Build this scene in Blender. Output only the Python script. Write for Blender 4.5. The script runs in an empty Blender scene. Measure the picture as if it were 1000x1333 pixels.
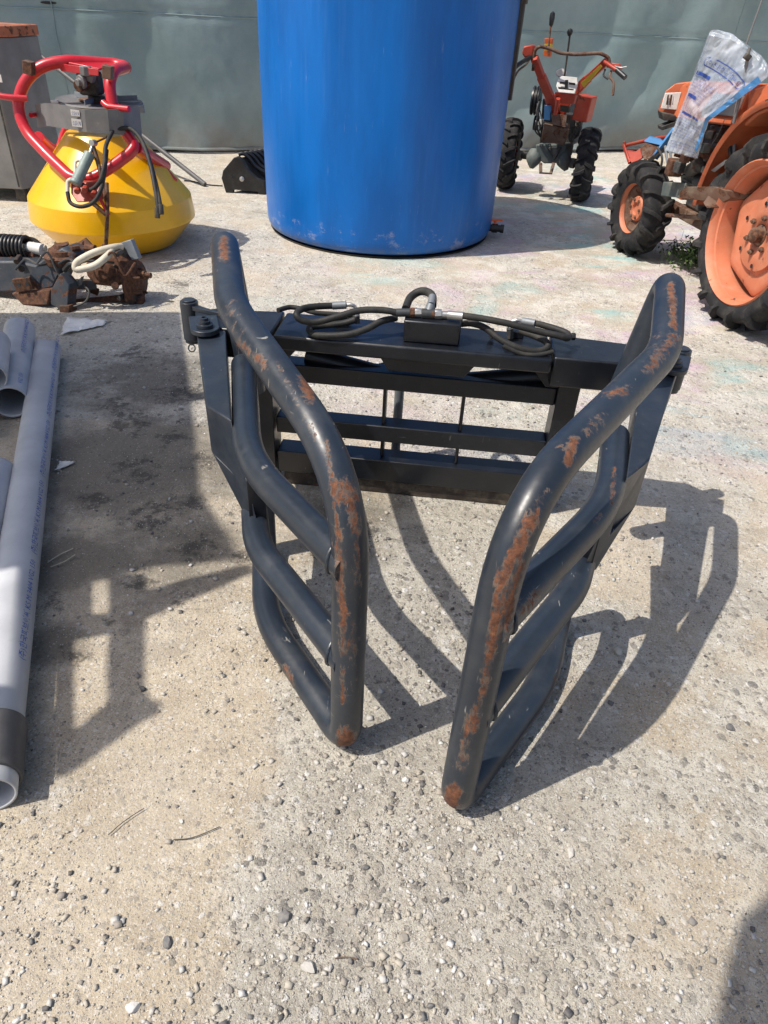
import bpy, bmesh, math, random
import numpy as np
from mathutils import Vector, Matrix, noise
random.seed(7); rng = np.random.default_rng(7)
S = bpy.context.scene
COL = S.collection
PI = math.pi

# ------------------------------------------------------------------ camera, sky, sun, exposure
FPX, CH, PITCH, ROLL = 920.0, 1.5, math.radians(36), math.radians(3.3)
FW = Vector((0, math.cos(PITCH), -math.sin(PITCH)))
R0 = Vector((1, 0, 0)); U0 = R0.cross(FW)
RT = R0*math.cos(ROLL) + U0*math.sin(ROLL); UP = -R0*math.sin(ROLL) + U0*math.cos(ROLL)
CAM = Vector((0, 0, CH))
cd = bpy.data.cameras.new('camera'); cam = bpy.data.objects.new('camera', cd); COL.objects.link(cam)
m = Matrix.Identity(4)
for i in range(3):
    m[i][0] = RT[i]; m[i][1] = UP[i]; m[i][2] = -FW[i]; m[i][3] = CAM[i]
cam.matrix_world = m
cd.sensor_fit = 'VERTICAL'; cd.sensor_height = 36; cd.lens = 36*FPX/1333
cd.clip_start = 0.02; cd.clip_end = 600
S.camera = cam

SV = Vector((0.58, 0.24, -1.0))            # ground shift of a shadow per metre of height
to_sun = (-SV).normalized()
el = math.asin(to_sun.z); az = math.atan2(to_sun.x, to_sun.y)
w = bpy.data.worlds.new('World'); S.world = w; w.use_nodes = True
nt = w.node_tree; nt.nodes.clear()
sky = nt.nodes.new('ShaderNodeTexSky'); sky.sky_type = 'NISHITA'; sky.sun_disc = False
sky.sun_elevation = el; sky.sun_rotation = az; sky.dust_density = 3.0; sky.air_density = 1.0
bg = nt.nodes.new('ShaderNodeBackground'); bg.inputs[1].default_value = 0.145
ow = nt.nodes.new('ShaderNodeOutputWorld')
nt.links.new(sky.outputs[0], bg.inputs[0]); nt.links.new(bg.outputs[0], ow.inputs[0])
sd = bpy.data.lights.new('sun', 'SUN'); sd.energy = 4.9; sd.angle = math.radians(0.5); sd.color = (1, .94, .85)
so = bpy.data.objects.new('sun', sd); COL.objects.link(so)
so.rotation_euler = to_sun.to_track_quat('Z', 'Y').to_euler(); so.location = (-4, -3, 8)
S.view_settings.view_transform = 'Standard'; S.view_settings.look = 'None'
S.view_settings.exposure = 0.0; S.view_settings.gamma = 1; S.view_settings.use_curve_mapping = False
S.render.resolution_x, S.render.resolution_y = 768, 1024

# ------------------------------------------------------------------ helpers
def ray(x, y): return FW + RT*((x-500)/FPX) - UP*((y-666.5)/FPX)
def at(x, y, d):
    "the point seen at x, y that lies d metres in front of the photographer"
    r = ray(x, y); return CAM + r*(d/r.y)
def onh(x, y, h):
    "the point seen at x, y that lies at height h"
    r = ray(x, y); return CAM + r*((h-CH)/r.z)
V = lambda *a: Vector(a)

class G:
    "collects verts and faces of one mesh"
    def __init__(s): s.v = []; s.f = []; s.uv = None; s.at = {}
    def add(s, vs, fs):
        b = len(s.v); s.v += [Vector(p) for p in vs]; s.f += [tuple(i+b for i in f) for f in fs]; return s
    def box(s, c, sz, rot=None):
        c = Vector(c); M = rot if rot is not None else Matrix.Identity(3)
        hx, hy, hz = sz[0]/2, sz[1]/2, sz[2]/2
        vs = [c + M @ V(x, y, z) for x in (-hx, hx) for y in (-hy, hy) for z in (-hz, hz)]
        return s.add(vs, [(0,1,3,2), (4,6,7,5), (0,4,5,1), (2,3,7,6), (0,2,6,4), (1,5,7,3)])
    def beam(s, p, q, wd, ht, up=V(0,0,1)):
        p, q = Vector(p), Vector(q); d = (q-p).normalized()
        a = d.cross(up)
        if a.length < 1e-4: a = d.cross(V(0,1,0))
        a.normalize(); b = a.cross(d)
        vs = [e + a*(i*wd/2) + b*(j*ht/2) for e in (p, q) for i in (-1, 1) for j in (-1, 1)]
        return s.add(vs, [(0,1,3,2), (4,6,7,5), (0,4,5,1), (2,3,7,6), (0,2,6,4), (1,5,7,3)])
    def prism(s, pts, off):
        "closed outline swept by the vector off"
        n = len(pts); off = Vector(off); vs = [Vector(p) for p in pts] + [Vector(p)+off for p in pts]
        fs = [tuple(range(n))[::-1], tuple(range(n, 2*n))] + [(i, (i+1) % n, (i+1) % n + n, i+n) for i in range(n)]
        return s.add(vs, fs)
    def lathe(s, prof, c, ax=V(0,0,1), seg=32, cap=False):
        c = Vector(c); ax = Vector(ax).normalized()
        u = ax.cross(V(0,0,1)); u = V(1,0,0) if u.length < 1e-3 else u.normalized(); v = ax.cross(u)
        vs = []
        for r, h in prof:
            for k in range(seg):
                t = 2*PI*k/seg; vs.append(c + ax*h + (u*math.cos(t)+v*math.sin(t))*r)
        fs = []
        for i in range(len(prof)-1):
            for k in range(seg):
                k2 = (k+1) % seg; fs.append((i*seg+k, i*seg+k2, (i+1)*seg+k2, (i+1)*seg+k))
        if cap: fs += [tuple(range(seg))[::-1], tuple(range((len(prof)-1)*seg, len(prof)*seg))]
        return s.add(vs, fs)
    def cyl(s, p, q, r, r2=None, seg=20):
        p, q = Vector(p), Vector(q); L = (q-p).length
        return s.lathe([(r, 0), (r if r2 is None else r2, L)], p, q-p, seg, True)
    def tube(s, pts, r, seg=16, fil=0.0, n=6, closed=False, step=None, cap=True):
        P = fillet(pts, fil, n, closed) if fil else [Vector(p) for p in pts]
        if step: P = resample(P, step, closed)
        m_ = len(P); T = []
        for i in range(m_):
            a = P[(i-1) % m_] if (closed or i > 0) else P[i]; b = P[(i+1) % m_] if (closed or i < m_-1) else P[i]
            T.append((b-a).normalized())
        nrm = T[0].cross(V(0,0,1)); nrm = V(1,0,0) if nrm.length < 1e-3 else nrm.normalized()
        vs = []
        for i in range(m_):
            nrm = (nrm - T[i]*nrm.dot(T[i])).normalized(); bi = T[i].cross(nrm)
            rr = r[i] if isinstance(r, (list, tuple)) else r
            for k in range(seg):
                t = 2*PI*k/seg; vs.append(P[i] + (nrm*math.cos(t)+bi*math.sin(t))*rr)
        fs = []
        for i in range(m_ if closed else m_-1):
            j = (i+1) % m_; sh = 0
            if closed and j == 0:   # find best twist
                best = min(range(seg), key=lambda q: (vs[i*seg]-vs[q]).length); sh = best
            for k in range(seg):
                k2 = (k+1) % seg; fs.append((i*seg+k, j*seg+(k+sh) % seg, j*seg+(k2+sh) % seg, i*seg+k2))
        if cap and not closed: fs += [tuple(range(seg)), tuple(range((m_-1)*seg, m_*seg))[::-1]]
        return s.add(vs, fs)

def fillet(pts, rad, n=6, closed=False):
    P = [Vector(p) for p in pts]; out = []; N = len(P)
    for i in range(N):
        if not closed and i in (0, N-1): out.append(P[i]); continue
        a, b, c = P[(i-1) % N], P[i], P[(i+1) % N]
        rr = rad[i] if isinstance(rad, (list, tuple)) else rad
        d = min(rr, (a-b).length*.48, (c-b).length*.48)
        p = b + (a-b).normalized()*d; q = b + (c-b).normalized()*d
        for k in range(n+1):
            t = k/n; out.append(p*(1-t)**2 + b*2*t*(1-t) + q*t*t)
    return out
def resample(P, step, closed=False):
    if closed: P = P + [P[0]]
    out = [P[0]]
    for a, b in zip(P, P[1:]):
        L = (b-a).length; k = max(1, int(round(L/step)))
        for i in range(1, k+1): out.append(a.lerp(b, i/k))
    return out[:-1] if closed else out
def spline(pts, n=8):
    P = [Vector(p) for p in pts]; P = [P[0]*2-P[1]] + P + [P[-1]*2-P[-2]]; out = []
    for i in range(1, len(P)-2):
        p0, p1, p2, p3 = P[i-1:i+3]
        for k in range(n):
            t = k/n
            out.append(.5*((2*p1)+(p2-p0)*t+(2*p0-5*p1+4*p2-p3)*t*t+(3*p1-p0-3*p2+p3)*t**3))
    out.append(P[-2]); return out

WP = {}
def thing(name, label, cat, loc, group=None):
    o = bpy.data.objects.new(name, None); COL.objects.link(o); o.location = loc; o.empty_display_size = .1
    o['label'] = label; o['category'] = cat
    if group: o['group'] = group
    WP[o] = Vector(loc); return o
def tag(o, label, cat, group=None):
    o['label'] = label; o['category'] = cat
    if group: o['group'] = group
    return o
def obj(name, g, mat, parent=None, bevel=0, ang=35, label=None, flat=False, attr=None, seg=2):
    P = [Vector(p) for p in g.v]
    if parent is None:
        c = Vector((sum(p.x for p in P)/len(P), sum(p.y for p in P)/len(P), min(p.z for p in P)))
    else:
        c = sum(P, Vector())/len(P)
    me = bpy.data.meshes.new(name); me.from_pydata([p-c for p in P], [], g.f); me.validate()
    bm = bmesh.new(); bm.from_mesh(me); bmesh.ops.recalc_face_normals(bm, faces=bm.faces); bm.to_mesh(me); bm.free()
    if not flat:
        me.polygons.foreach_set('use_smooth', [True]*len(me.polygons)); me.set_sharp_from_angle(angle=math.radians(ang))
    if attr is not None:
        a = me.attributes.new('wear', 'FLOAT', 'POINT'); a.data.foreach_set('value', [float(attr(p)) for p in P])
    for mm in (mat if isinstance(mat, (list, tuple)) else [mat]): me.materials.append(mm)
    o = bpy.data.objects.new(name, me); COL.objects.link(o)
    if parent is not None:
        o.parent = parent; o.location = c - WP[parent]
    else: o.location = c
    WP[o] = c
    if bevel:
        b = o.modifiers.new('bevel', 'BEVEL'); b.width = bevel; b.segments = seg; b.limit_method = 'ANGLE'; b.angle_limit = math.radians(40)
    if label: o['label'] = label
    return o
def inst(name, me, parent, M):
    o = bpy.data.objects.new(name, me); COL.objects.link(o); o.parent = parent
    o.matrix_local = Matrix.Translation(-WP[parent]) @ M; WP[o] = M.translation.copy(); return o
def raw(name, g, mat, ang=35):
    me = bpy.data.meshes.new(name); me.from_pydata(g.v, [], g.f); me.materials.append(mat)
    bm = bmesh.new(); bm.from_mesh(me); bmesh.ops.recalc_face_normals(bm, faces=bm.faces); bm.to_mesh(me); bm.free()
    me.polygons.foreach_set('use_smooth', [True]*len(me.polygons)); me.set_sharp_from_angle(angle=math.radians(ang)); return me
def basis(ax, c):
    ax = Vector(ax).normalized(); u = V(0,0,1).cross(ax).normalized(); v = ax.cross(u)
    M = Matrix.Identity(4)
    for i in range(3): M[i][0] = u[i]; M[i][1] = v[i]; M[i][2] = ax[i]; M[i][3] = c[i]
    return M
def seen(p):
    v = p-CAM; z = v.dot(FW); return 500+FPX*v.dot(RT)/z, 666.5-FPX*v.dot(UP)/z
def patches(caps):
    "wear marks: rubbed patches given by where they show on the tube"
    def f(p):
        x, y = seen(p); v = 0.0
        for (ax_, ay_), (bx_, by_), r, k in caps:
            dx, dy = bx_-ax_, by_-ay_; L_ = dx*dx+dy*dy
            t = 0 if L_ < 1e-6 else max(0, min(1, ((x-ax_)*dx+(y-ay_)*dy)/L_))
            d2 = (x-ax_-dx*t)**2+(y-ay_-dy*t)**2; v = max(v, k*math.exp(-d2/(r*r)))
        return v
    return f
def capsules(caps, base=0.0):
    caps = [(Vector(a), Vector(b), r, k) for a, b, r, k in caps]
    def f(p):
        v = base
        for a, b, r, k in caps:
            d = b-a; L = d.length_squared
            t = 0 if L < 1e-9 else max(0, min(1, (p-a).dot(d)/L))
            v = max(v, k*math.exp(-((p-a-d*t).length/r)**2))
        return v
    return f

# ------------------------------------------------------------------ materials
class N:
    "small node-tree writer"
    def __init__(s, name):
        s.m = bpy.data.materials.new(name); s.m.use_nodes = True; s.t = s.m.node_tree; s.t.nodes.clear()
        s.out = s.t.nodes.new('ShaderNodeOutputMaterial'); s.b = s.t.nodes.new('ShaderNodeBsdfPrincipled')
        s.t.links.new(s.b.outputs[0], s.out.inputs[0])
        s.tc = s.t.nodes.new('ShaderNodeTexCoord'); s.geo = s.t.nodes.new('ShaderNodeNewGeometry')
        s.pos = s.geo.outputs['Position']; s.loc = s.tc.outputs['Object']
    def lk(s, a, b): s.t.links.new(a, b)
    def put(s, node, k, v):
        if v is None: return
        if hasattr(v, 'is_linked') or isinstance(v, bpy.types.NodeSocket): s.lk(v, node.inputs[k])
        else: node.inputs[k].default_value = v
    def noise(s, scale, detail=4, rough=.55, vec=None, dist=0, col=False):
        n = s.t.nodes.new('ShaderNodeTexNoise'); n.inputs['Scale'].default_value = scale; n.inputs['Detail'].default_value = detail
        n.inputs['Roughness'].default_value = rough; n.inputs['Distortion'].default_value = dist
        s.lk(vec or s.pos, n.inputs['Vector']); return n.outputs['Color' if col else 'Fac']
    def voro(s, scale, vec=None, feature='F1', out='Distance', rnd=1):
        n = s.t.nodes.new('ShaderNodeTexVoronoi'); n.feature = feature; n.inputs['Scale'].default_value = scale
        n.inputs['Randomness'].default_value = rnd; s.lk(vec or s.pos, n.inputs['Vector']); return n.outputs[out]
    def scale(s, vec, sc):
        n = s.t.nodes.new('ShaderNodeMapping'); n.inputs['Scale'].default_value = sc; s.lk(vec, n.inputs['Vector']); return n.outputs[0]
    def math(s, op, a, b=None, c=None, clamp=False):
        n = s.t.nodes.new('ShaderNodeMath'); n.operation = op; n.use_clamp = clamp
        for k, v in enumerate((a, b, c)): s.put(n, k, v)
        return n.outputs[0]
    def ss(s, v, a, b, lo=0, hi=1):
        n = s.t.nodes.new('ShaderNodeMapRange'); n.interpolation_type = 'SMOOTHSTEP'
        s.put(n, 0, v); n.inputs[1].default_value = a; n.inputs[2].default_value = b; n.inputs[3].default_value = lo; n.inputs[4].default_value = hi
        return n.outputs[0]
    def mix(s, f, a, b, mode='MIX'):
        n = s.t.nodes.new('ShaderNodeMix'); n.data_type = 'RGBA'; n.blend_type = mode
        s.put(n, 0, f)
        for k, v in ((6, a), (7, b)):
            if isinstance(v, (tuple, list)): v = tuple(v)+((1,) if len(v) == 3 else ())
            s.put(n, k, v)
        return n.outputs[2]
    def ramp(s, f, stops):
        n = s.t.nodes.new('ShaderNodeValToRGB'); s.lk(f, n.inputs[0]); e = n.color_ramp.elements
        while len(e) < len(stops): e.new(.5)
        for i, (p, c) in enumerate(stops): e[i].position = p; e[i].color = tuple(c)+(1,)
        return n.outputs[0]
    def attr(s, name):
        n = s.t.nodes.new('ShaderNodeAttribute'); n.attribute_name = name; return n.outputs['Fac']
    def attrc(s, name):
        n = s.t.nodes.new('ShaderNodeAttribute'); n.attribute_name = name; return n.outputs['Color']
    def bump(s, h, dist=.002, strength=1, prev=None):
        n = s.t.nodes.new('ShaderNodeBump'); n.inputs['Distance'].default_value = dist; n.inputs['Strength'].default_value = strength
        s.lk(h, n.inputs['Height'])
        if prev: s.lk(prev, n.inputs['Normal'])
        return n.outputs[0]
    def fin(s, col=None, rough=None, bump=None, metal=None, spec=None, coat=None, alpha=None, trans=None):
        b = s.b
        if isinstance(col, (tuple, list)): col = tuple(col)+(1,)
        for k, v in (('Base Color', col), ('Roughness', rough), ('Normal', bump), ('Metallic', metal), ('Specular IOR Level', spec), ('Coat Weight', coat), ('Alpha', alpha), ('Transmission Weight', trans)):
            s.put(b, k, v)
        return s.m

def rustcol(n, sc=60):
    return n.ramp(n.noise(sc, 5, .7), [(.3, (.028,.014,.010)), (.48, (.085,.036,.019)), (.66, (.18,.075,.035)), (.8, (.28,.15,.085))])
def paint(name, col, rough=.4, metal=0, rust=.0, rscale=9, dust=.25, dustc=(.33,.28,.21), scratch=0.2, coat=0, var=.25, spec=.5, wear=False, streak=False):
    n = N(name)
    big = n.noise(3.5, 5, .6); fine = n.noise(70, 4, .6)
    dark = tuple(c*(1-var) for c in col); lite = tuple(min(1, c*(1+var*.6)) for c in col)
    c = n.mix(n.ss(big, .3, .7), dark, lite)
    d = n.math('MULTIPLY', n.ss(n.noise(11, 7, .7), .42, .78), dust)
    c = n.mix(d, c, dustc)
    if scratch:
        sv = n.scale(n.pos, (14, 14, 170)); sv2 = n.scale(n.pos, (150, 22, 18))
        sm = n.math('MAXIMUM', n.ss(n.noise(1, 3, .5, sv), .69, .74), n.ss(n.noise(1, 3, .5, sv2), .70, .75))
        sm = n.math('MULTIPLY', n.math('MULTIPLY', sm, n.math('MAXIMUM', n.ss(n.noise(6, 3), .48, .62), n.ss(n.attr('wear'), .15, .5)) if wear else n.ss(n.noise(6, 3), .48, .62)), scratch)
        c = n.mix(sm, c, (.42, .40, .36))
    if streak:
        st = n.math('MULTIPLY', n.ss(n.noise(1, 4, .6, n.scale(n.pos, (30, 30, 1.2))), .5, .8), .35); c = n.mix(st, c, dustc)
    r = n.math('ADD', n.math('MULTIPLY', fine, .22), n.math('ADD', n.math('MULTIPLY', d, .4), rough-.1))
    rm = None; val = None
    rn = n.noise(rscale, 7, .68, dist=.4)
    if wear:
        sv = n.noise(24, 6, .75, n.scale(n.pos, (1.6, 1.6, .38)), dist=.6)
        hf = n.noise(95, 5, .75, n.scale(n.pos, (1.3, 1.3, .45)))
        val = n.math('ADD', n.math('MULTIPLY', n.attr('wear'), .84), n.math('ADD', n.math('MULTIPLY', n.math('SUBTRACT', sv, .5), 1.3), n.math('MULTIPLY', n.math('SUBTRACT', hf, .5), 1.2)))
        halo = n.ss(val, .33, .50)
        c = n.mix(n.math('MULTIPLY', halo, n.ss(n.noise(45, 4), .4, .6, .06, .50)), c, (.24, .17, .12))
        rm = n.ss(val, .46, .70)
    if rust:
        rr = n.ss(rn, .70-rust*.35, .75-rust*.35)
        rm = rr if rm is None else n.math('MAXIMUM', rm, rr)
    h = n.math('MULTIPLY', fine, .25)
    if rm is not None:
        c = n.mix(rm, c, n.ramp(n.noise(75, 5, .7), [(.28, (.035,.018,.013)), (.46, (.115,.042,.020)), (.64, (.215,.080,.034)), (.8, (.30,.16,.09))]) if wear else rustcol(n)); r = n.mix(rm, r, (.85, .85, .85))
        h = n.math('ADD', h, n.math('MULTIPLY', rm, n.math('ADD', n.noise(150, 4), -.9)))
    return n.fin(c, r, n.bump(h, .0012, .6), metal if rm is None else n.math('MULTIPLY', n.math('SUBTRACT', 1, rm), metal), spec, coat)

M = {}
M['char'] = paint('charcoal_steel_paint', (.017,.0245,.037), .36, 0, .05, 12, .17, (.14,.14,.135), .7, spec=.6, wear=True)
M['frame'] = paint('frame_black_paint', (.006,.008,.013), .34, 0, .02, 12, .07, (.16,.155,.145), .25, spec=.6)
M['blade'] = paint('worn_blade', (.026,.017,.014), .7, 0, .30, 14, .5, scratch=0)
M['rubber'] = paint('dusty_rubber', (.020,.020,.022), .8, 0, 0, 9, .5, (.13,.12,.105), 0, spec=.3)
M['hose'] = paint('hose_rubber', (.018,.018,.018), .62, 0, 0, 9, .45, (.12,.11,.09), 0, spec=.4)
M['zinc'] = paint('zinc_fitting', (.52,.51,.49), .38, .85, .10, 30, .25, scratch=.2)
M['galv'] = paint('galvanised_steel', (.20,.22,.24), .55, .35, .03, 20, .3, scratch=.3)
M['yellow'] = paint('yellow_tank_paint', (.84,.45,.002), .30, 0, .015, 8, .05, (.35,.24,.10), .1, coat=.25, var=.10)
M['red'] = paint('red_frame_paint', (.52,.010,.022), .30, 0, .06, 10, .12, (.4,.2,.18), .15, coat=.25, var=.18)
M['orange'] = paint('faded_orange_paint', (.56,.14,.055), .48, 0, .16, 12, .28, (.50,.28,.18), .25, var=.22)
M['rimor'] = paint('faded_orange_rim', (.56,.185,.095), .55, 0, .22, 16, .34, (.55,.36,.25), .15, var=.16)
M['tred'] = paint('tiller_red_paint', (.42,.042,.018), .42, 0, .22, 12, .30, (.35,.2,.13), .2)
M['tdark'] = paint('tiller_dark_metal', (.035,.034,.032), .6, .2, .30, 14, .45, scratch=.1)
M['gear'] = paint('grey_green_casting', (.10,.125,.12), .6, 0, .18, 12, .5, scratch=.1)
M['engine'] = paint('oily_engine_metal', (.045,.05,.055), .55, .3, .32, 20, .4, scratch=.1)
M['rust'] = paint('heavy_rust', (.045,.030,.024), .75, .1, .85, 7, .45, (.2,.14,.09), 0)
M['rusthalf'] = paint('blue_black_rusting_paint', (.030,.040,.055), .55, 0, .50, 7, .3, (.2,.15,.1), .2)
M['brown'] = paint('rusty_brown_plate', (.13,.07,.045), .65, 0, .55, 9, .5, scratch=.1)
M['blackpl'] = paint('black_plastic', (.012,.012,.013), .38, 0, 0, 9, .18, (.16,.155,.15), .1, spec=.5)
M['ribs'] = paint('black_ribbed_plastic', (.010,.010,.012), .30, 0, 0, 9, .10, (.16,.155,.15), .1, spec=.6)
M['cab'] = paint('grey_cabinet_paint', (.21,.205,.20), .55, 0, .02, 6, .35, (.25,.23,.2), .2, streak=True)
M['cabtop'] = paint('rusty_orange_top', (.42,.13,.06), .7, 0, .45, 12, .4, scratch=.1)
M['alu'] = paint('dull_sheet_metal', (.19,.19,.195), .58, .35, .04, 10, .30, scratch=.3)
M['cream'] = paint('dirty_cream_plastic', (.62,.56,.44), .55, 0, .05, 14, .35, scratch=0)
M['orplast'] = paint('orange_plastic', (.75,.13,.02), .4, 0, 0, 9, .1, scratch=0)
M['white'] = paint('dirty_white', (.72,.70,.66), .6, 0, .08, 20, .3, scratch=0)
M['lblue'] = paint('light_blue_paint', (.06,.25,.55), .5, 0, .12, 18, .3, scratch=.1)
M['yel2'] = paint('yellow_sticker', (.75,.50,.03), .5, 0, .05, 18, .3, scratch=.1)
M['ink'] = paint('blue_print', (.03,.07,.30), .6, 0, 0, 9, .05, scratch=0, var=.1)
M['inkpipe'] = paint('blue_pipe_print', (.03,.10,.42), .6, 0, 0, 9, .2, (.5,.5,.55), scratch=0)
M['sleeve'] = paint('dark_grey_sleeve', (.085,.083,.085), .5, 0, 0, 9, .3, (.2,.19,.17), .15)
M['skin'] = paint('skin', (.45,.26,.18), .5, 0, 0, 9, .0, scratch=0, var=.05)
M['cloth'] = paint('dark_cloth', (.04,.05,.09), .85, 0, 0, 9, .1, scratch=0)
M['paper'] = paint('dirty_paper', (.78,.76,.72), .8, 0, 0, 20, .35, (.40,.36,.30), 0)

def mat_pvc():
    n = N('grey_pvc')
    c = n.mix(n.ss(n.noise(5, 5), .3, .7), (.40,.41,.43), (.52,.53,.55))
    c = n.mix(n.ss(n.noise(1, 5, .7, n.scale(n.pos, (40, 12, 12))), .55, .8, 0, .5), c, (.36,.36,.37))
    c = n.mix(n.ss(n.noise(7, 6, .7, dist=.5), .68, .74, 0, .85), c, (.36,.22,.12))
    c = n.mix(n.ss(n.noise(90, 3), .68, .74, 0, .5), c, (.25,.24,.23))
    return n.fin(c, .42, n.bump(n.noise(60, 4), .0008, .4), None, .4)
M['pvc'] = mat_pvc()
def mat_tank():
    n = N('blue_polyethylene')
    c = n.mix(n.ss(n.noise(1, 5, .6, n.scale(n.pos, (3.5, 3.5, .8))), .3, .7), (.0006,.100,.38), (.0012,.145,.52))
    sp = n.t.nodes.new('ShaderNodeSeparateXYZ'); n.lk(n.pos, sp.inputs[0]); z = sp.outputs[2]
    vs = n.ss(n.noise(1, 5, .65, n.scale(n.pos, (22, 22, 1.1))),   .52, .80, 0, .16)
    c = n.mix(vs, c, (.10,.24,.55))
    hair = n.math('MULTIPLY', n.ss(n.noise(1, 4, .6, n.scale(n.pos, (60, 60, 5))), .64, .72), n.ss(n.noise(2.2, 4), .50, .64, 0, .35))
    c = n.mix(hair, c, (.35,.45,.68))
    # pale scuffs near the foot of the tank
    low = n.ss(z, .02, .55, 1, 0)
    sc = n.ss(n.math('ADD', n.math('MULTIPLY', n.noise(1, 7, .75, n.scale(n.pos, (7, 7, 10))), 1), n.math('MULTIPLY', low, .20)), .72, .84, 0, .40)
    c = n.mix(sc, c, (.40,.42,.50))
    mud = n.math('MULTIPLY', n.ss(z, 0, .10, 1, 0), n.ss(n.noise(16, 5), .35, .65, .1, .6)); c = n.mix(mud, c, (.16,.16,.17))
    r = n.math('ADD', n.math('MULTIPLY', n.noise(9, 5), .22), .26)
    return n.fin(c, r, n.bump(n.noise(1, 4, .6, n.scale(n.pos, (5, 5, 2))), .010, .35), None, .36)
M['tank'] = mat_tank()
def mat_tarp():
    n = N('grey_green_tarpaulin')
    c = n.mix(n.ss(n.noise(1.6, 6, .65), .3, .72), (.20,.275,.275), (.28,.355,.355))
    c = n.mix(n.ss(n.noise(1, 5, .7, n.scale(n.pos, (3, 3, 26))), .5, .8, 0, .35), c, (.27,.29,.285))
    sp = n.t.nodes.new('ShaderNodeSeparateXYZ'); n.lk(n.pos, sp.inputs[0])
    low = n.math('MULTIPLY', n.ss(sp.outputs[2], .02, .62, 1, 0), n.ss(n.noise(3, 6, .7), .25, .7, .25, .95))
    c = n.mix(low, c, (.19,.175,.16))
    c = n.mix(n.math('MULTIPLY', n.attr('wear'), n.ss(n.noise(20, 4), .3, .6)), c, (.22,.15,.05))
    weave = n.math('ADD', n.noise(1, 2, .5, n.scale(n.pos, (9, 9, 240))), n.noise(6, 6, .7))
    m_ = n.fin(c, .42, n.bump(weave, .003, .55), None, .5)
    return m_
M['tarp'] = mat_tarp()

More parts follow.
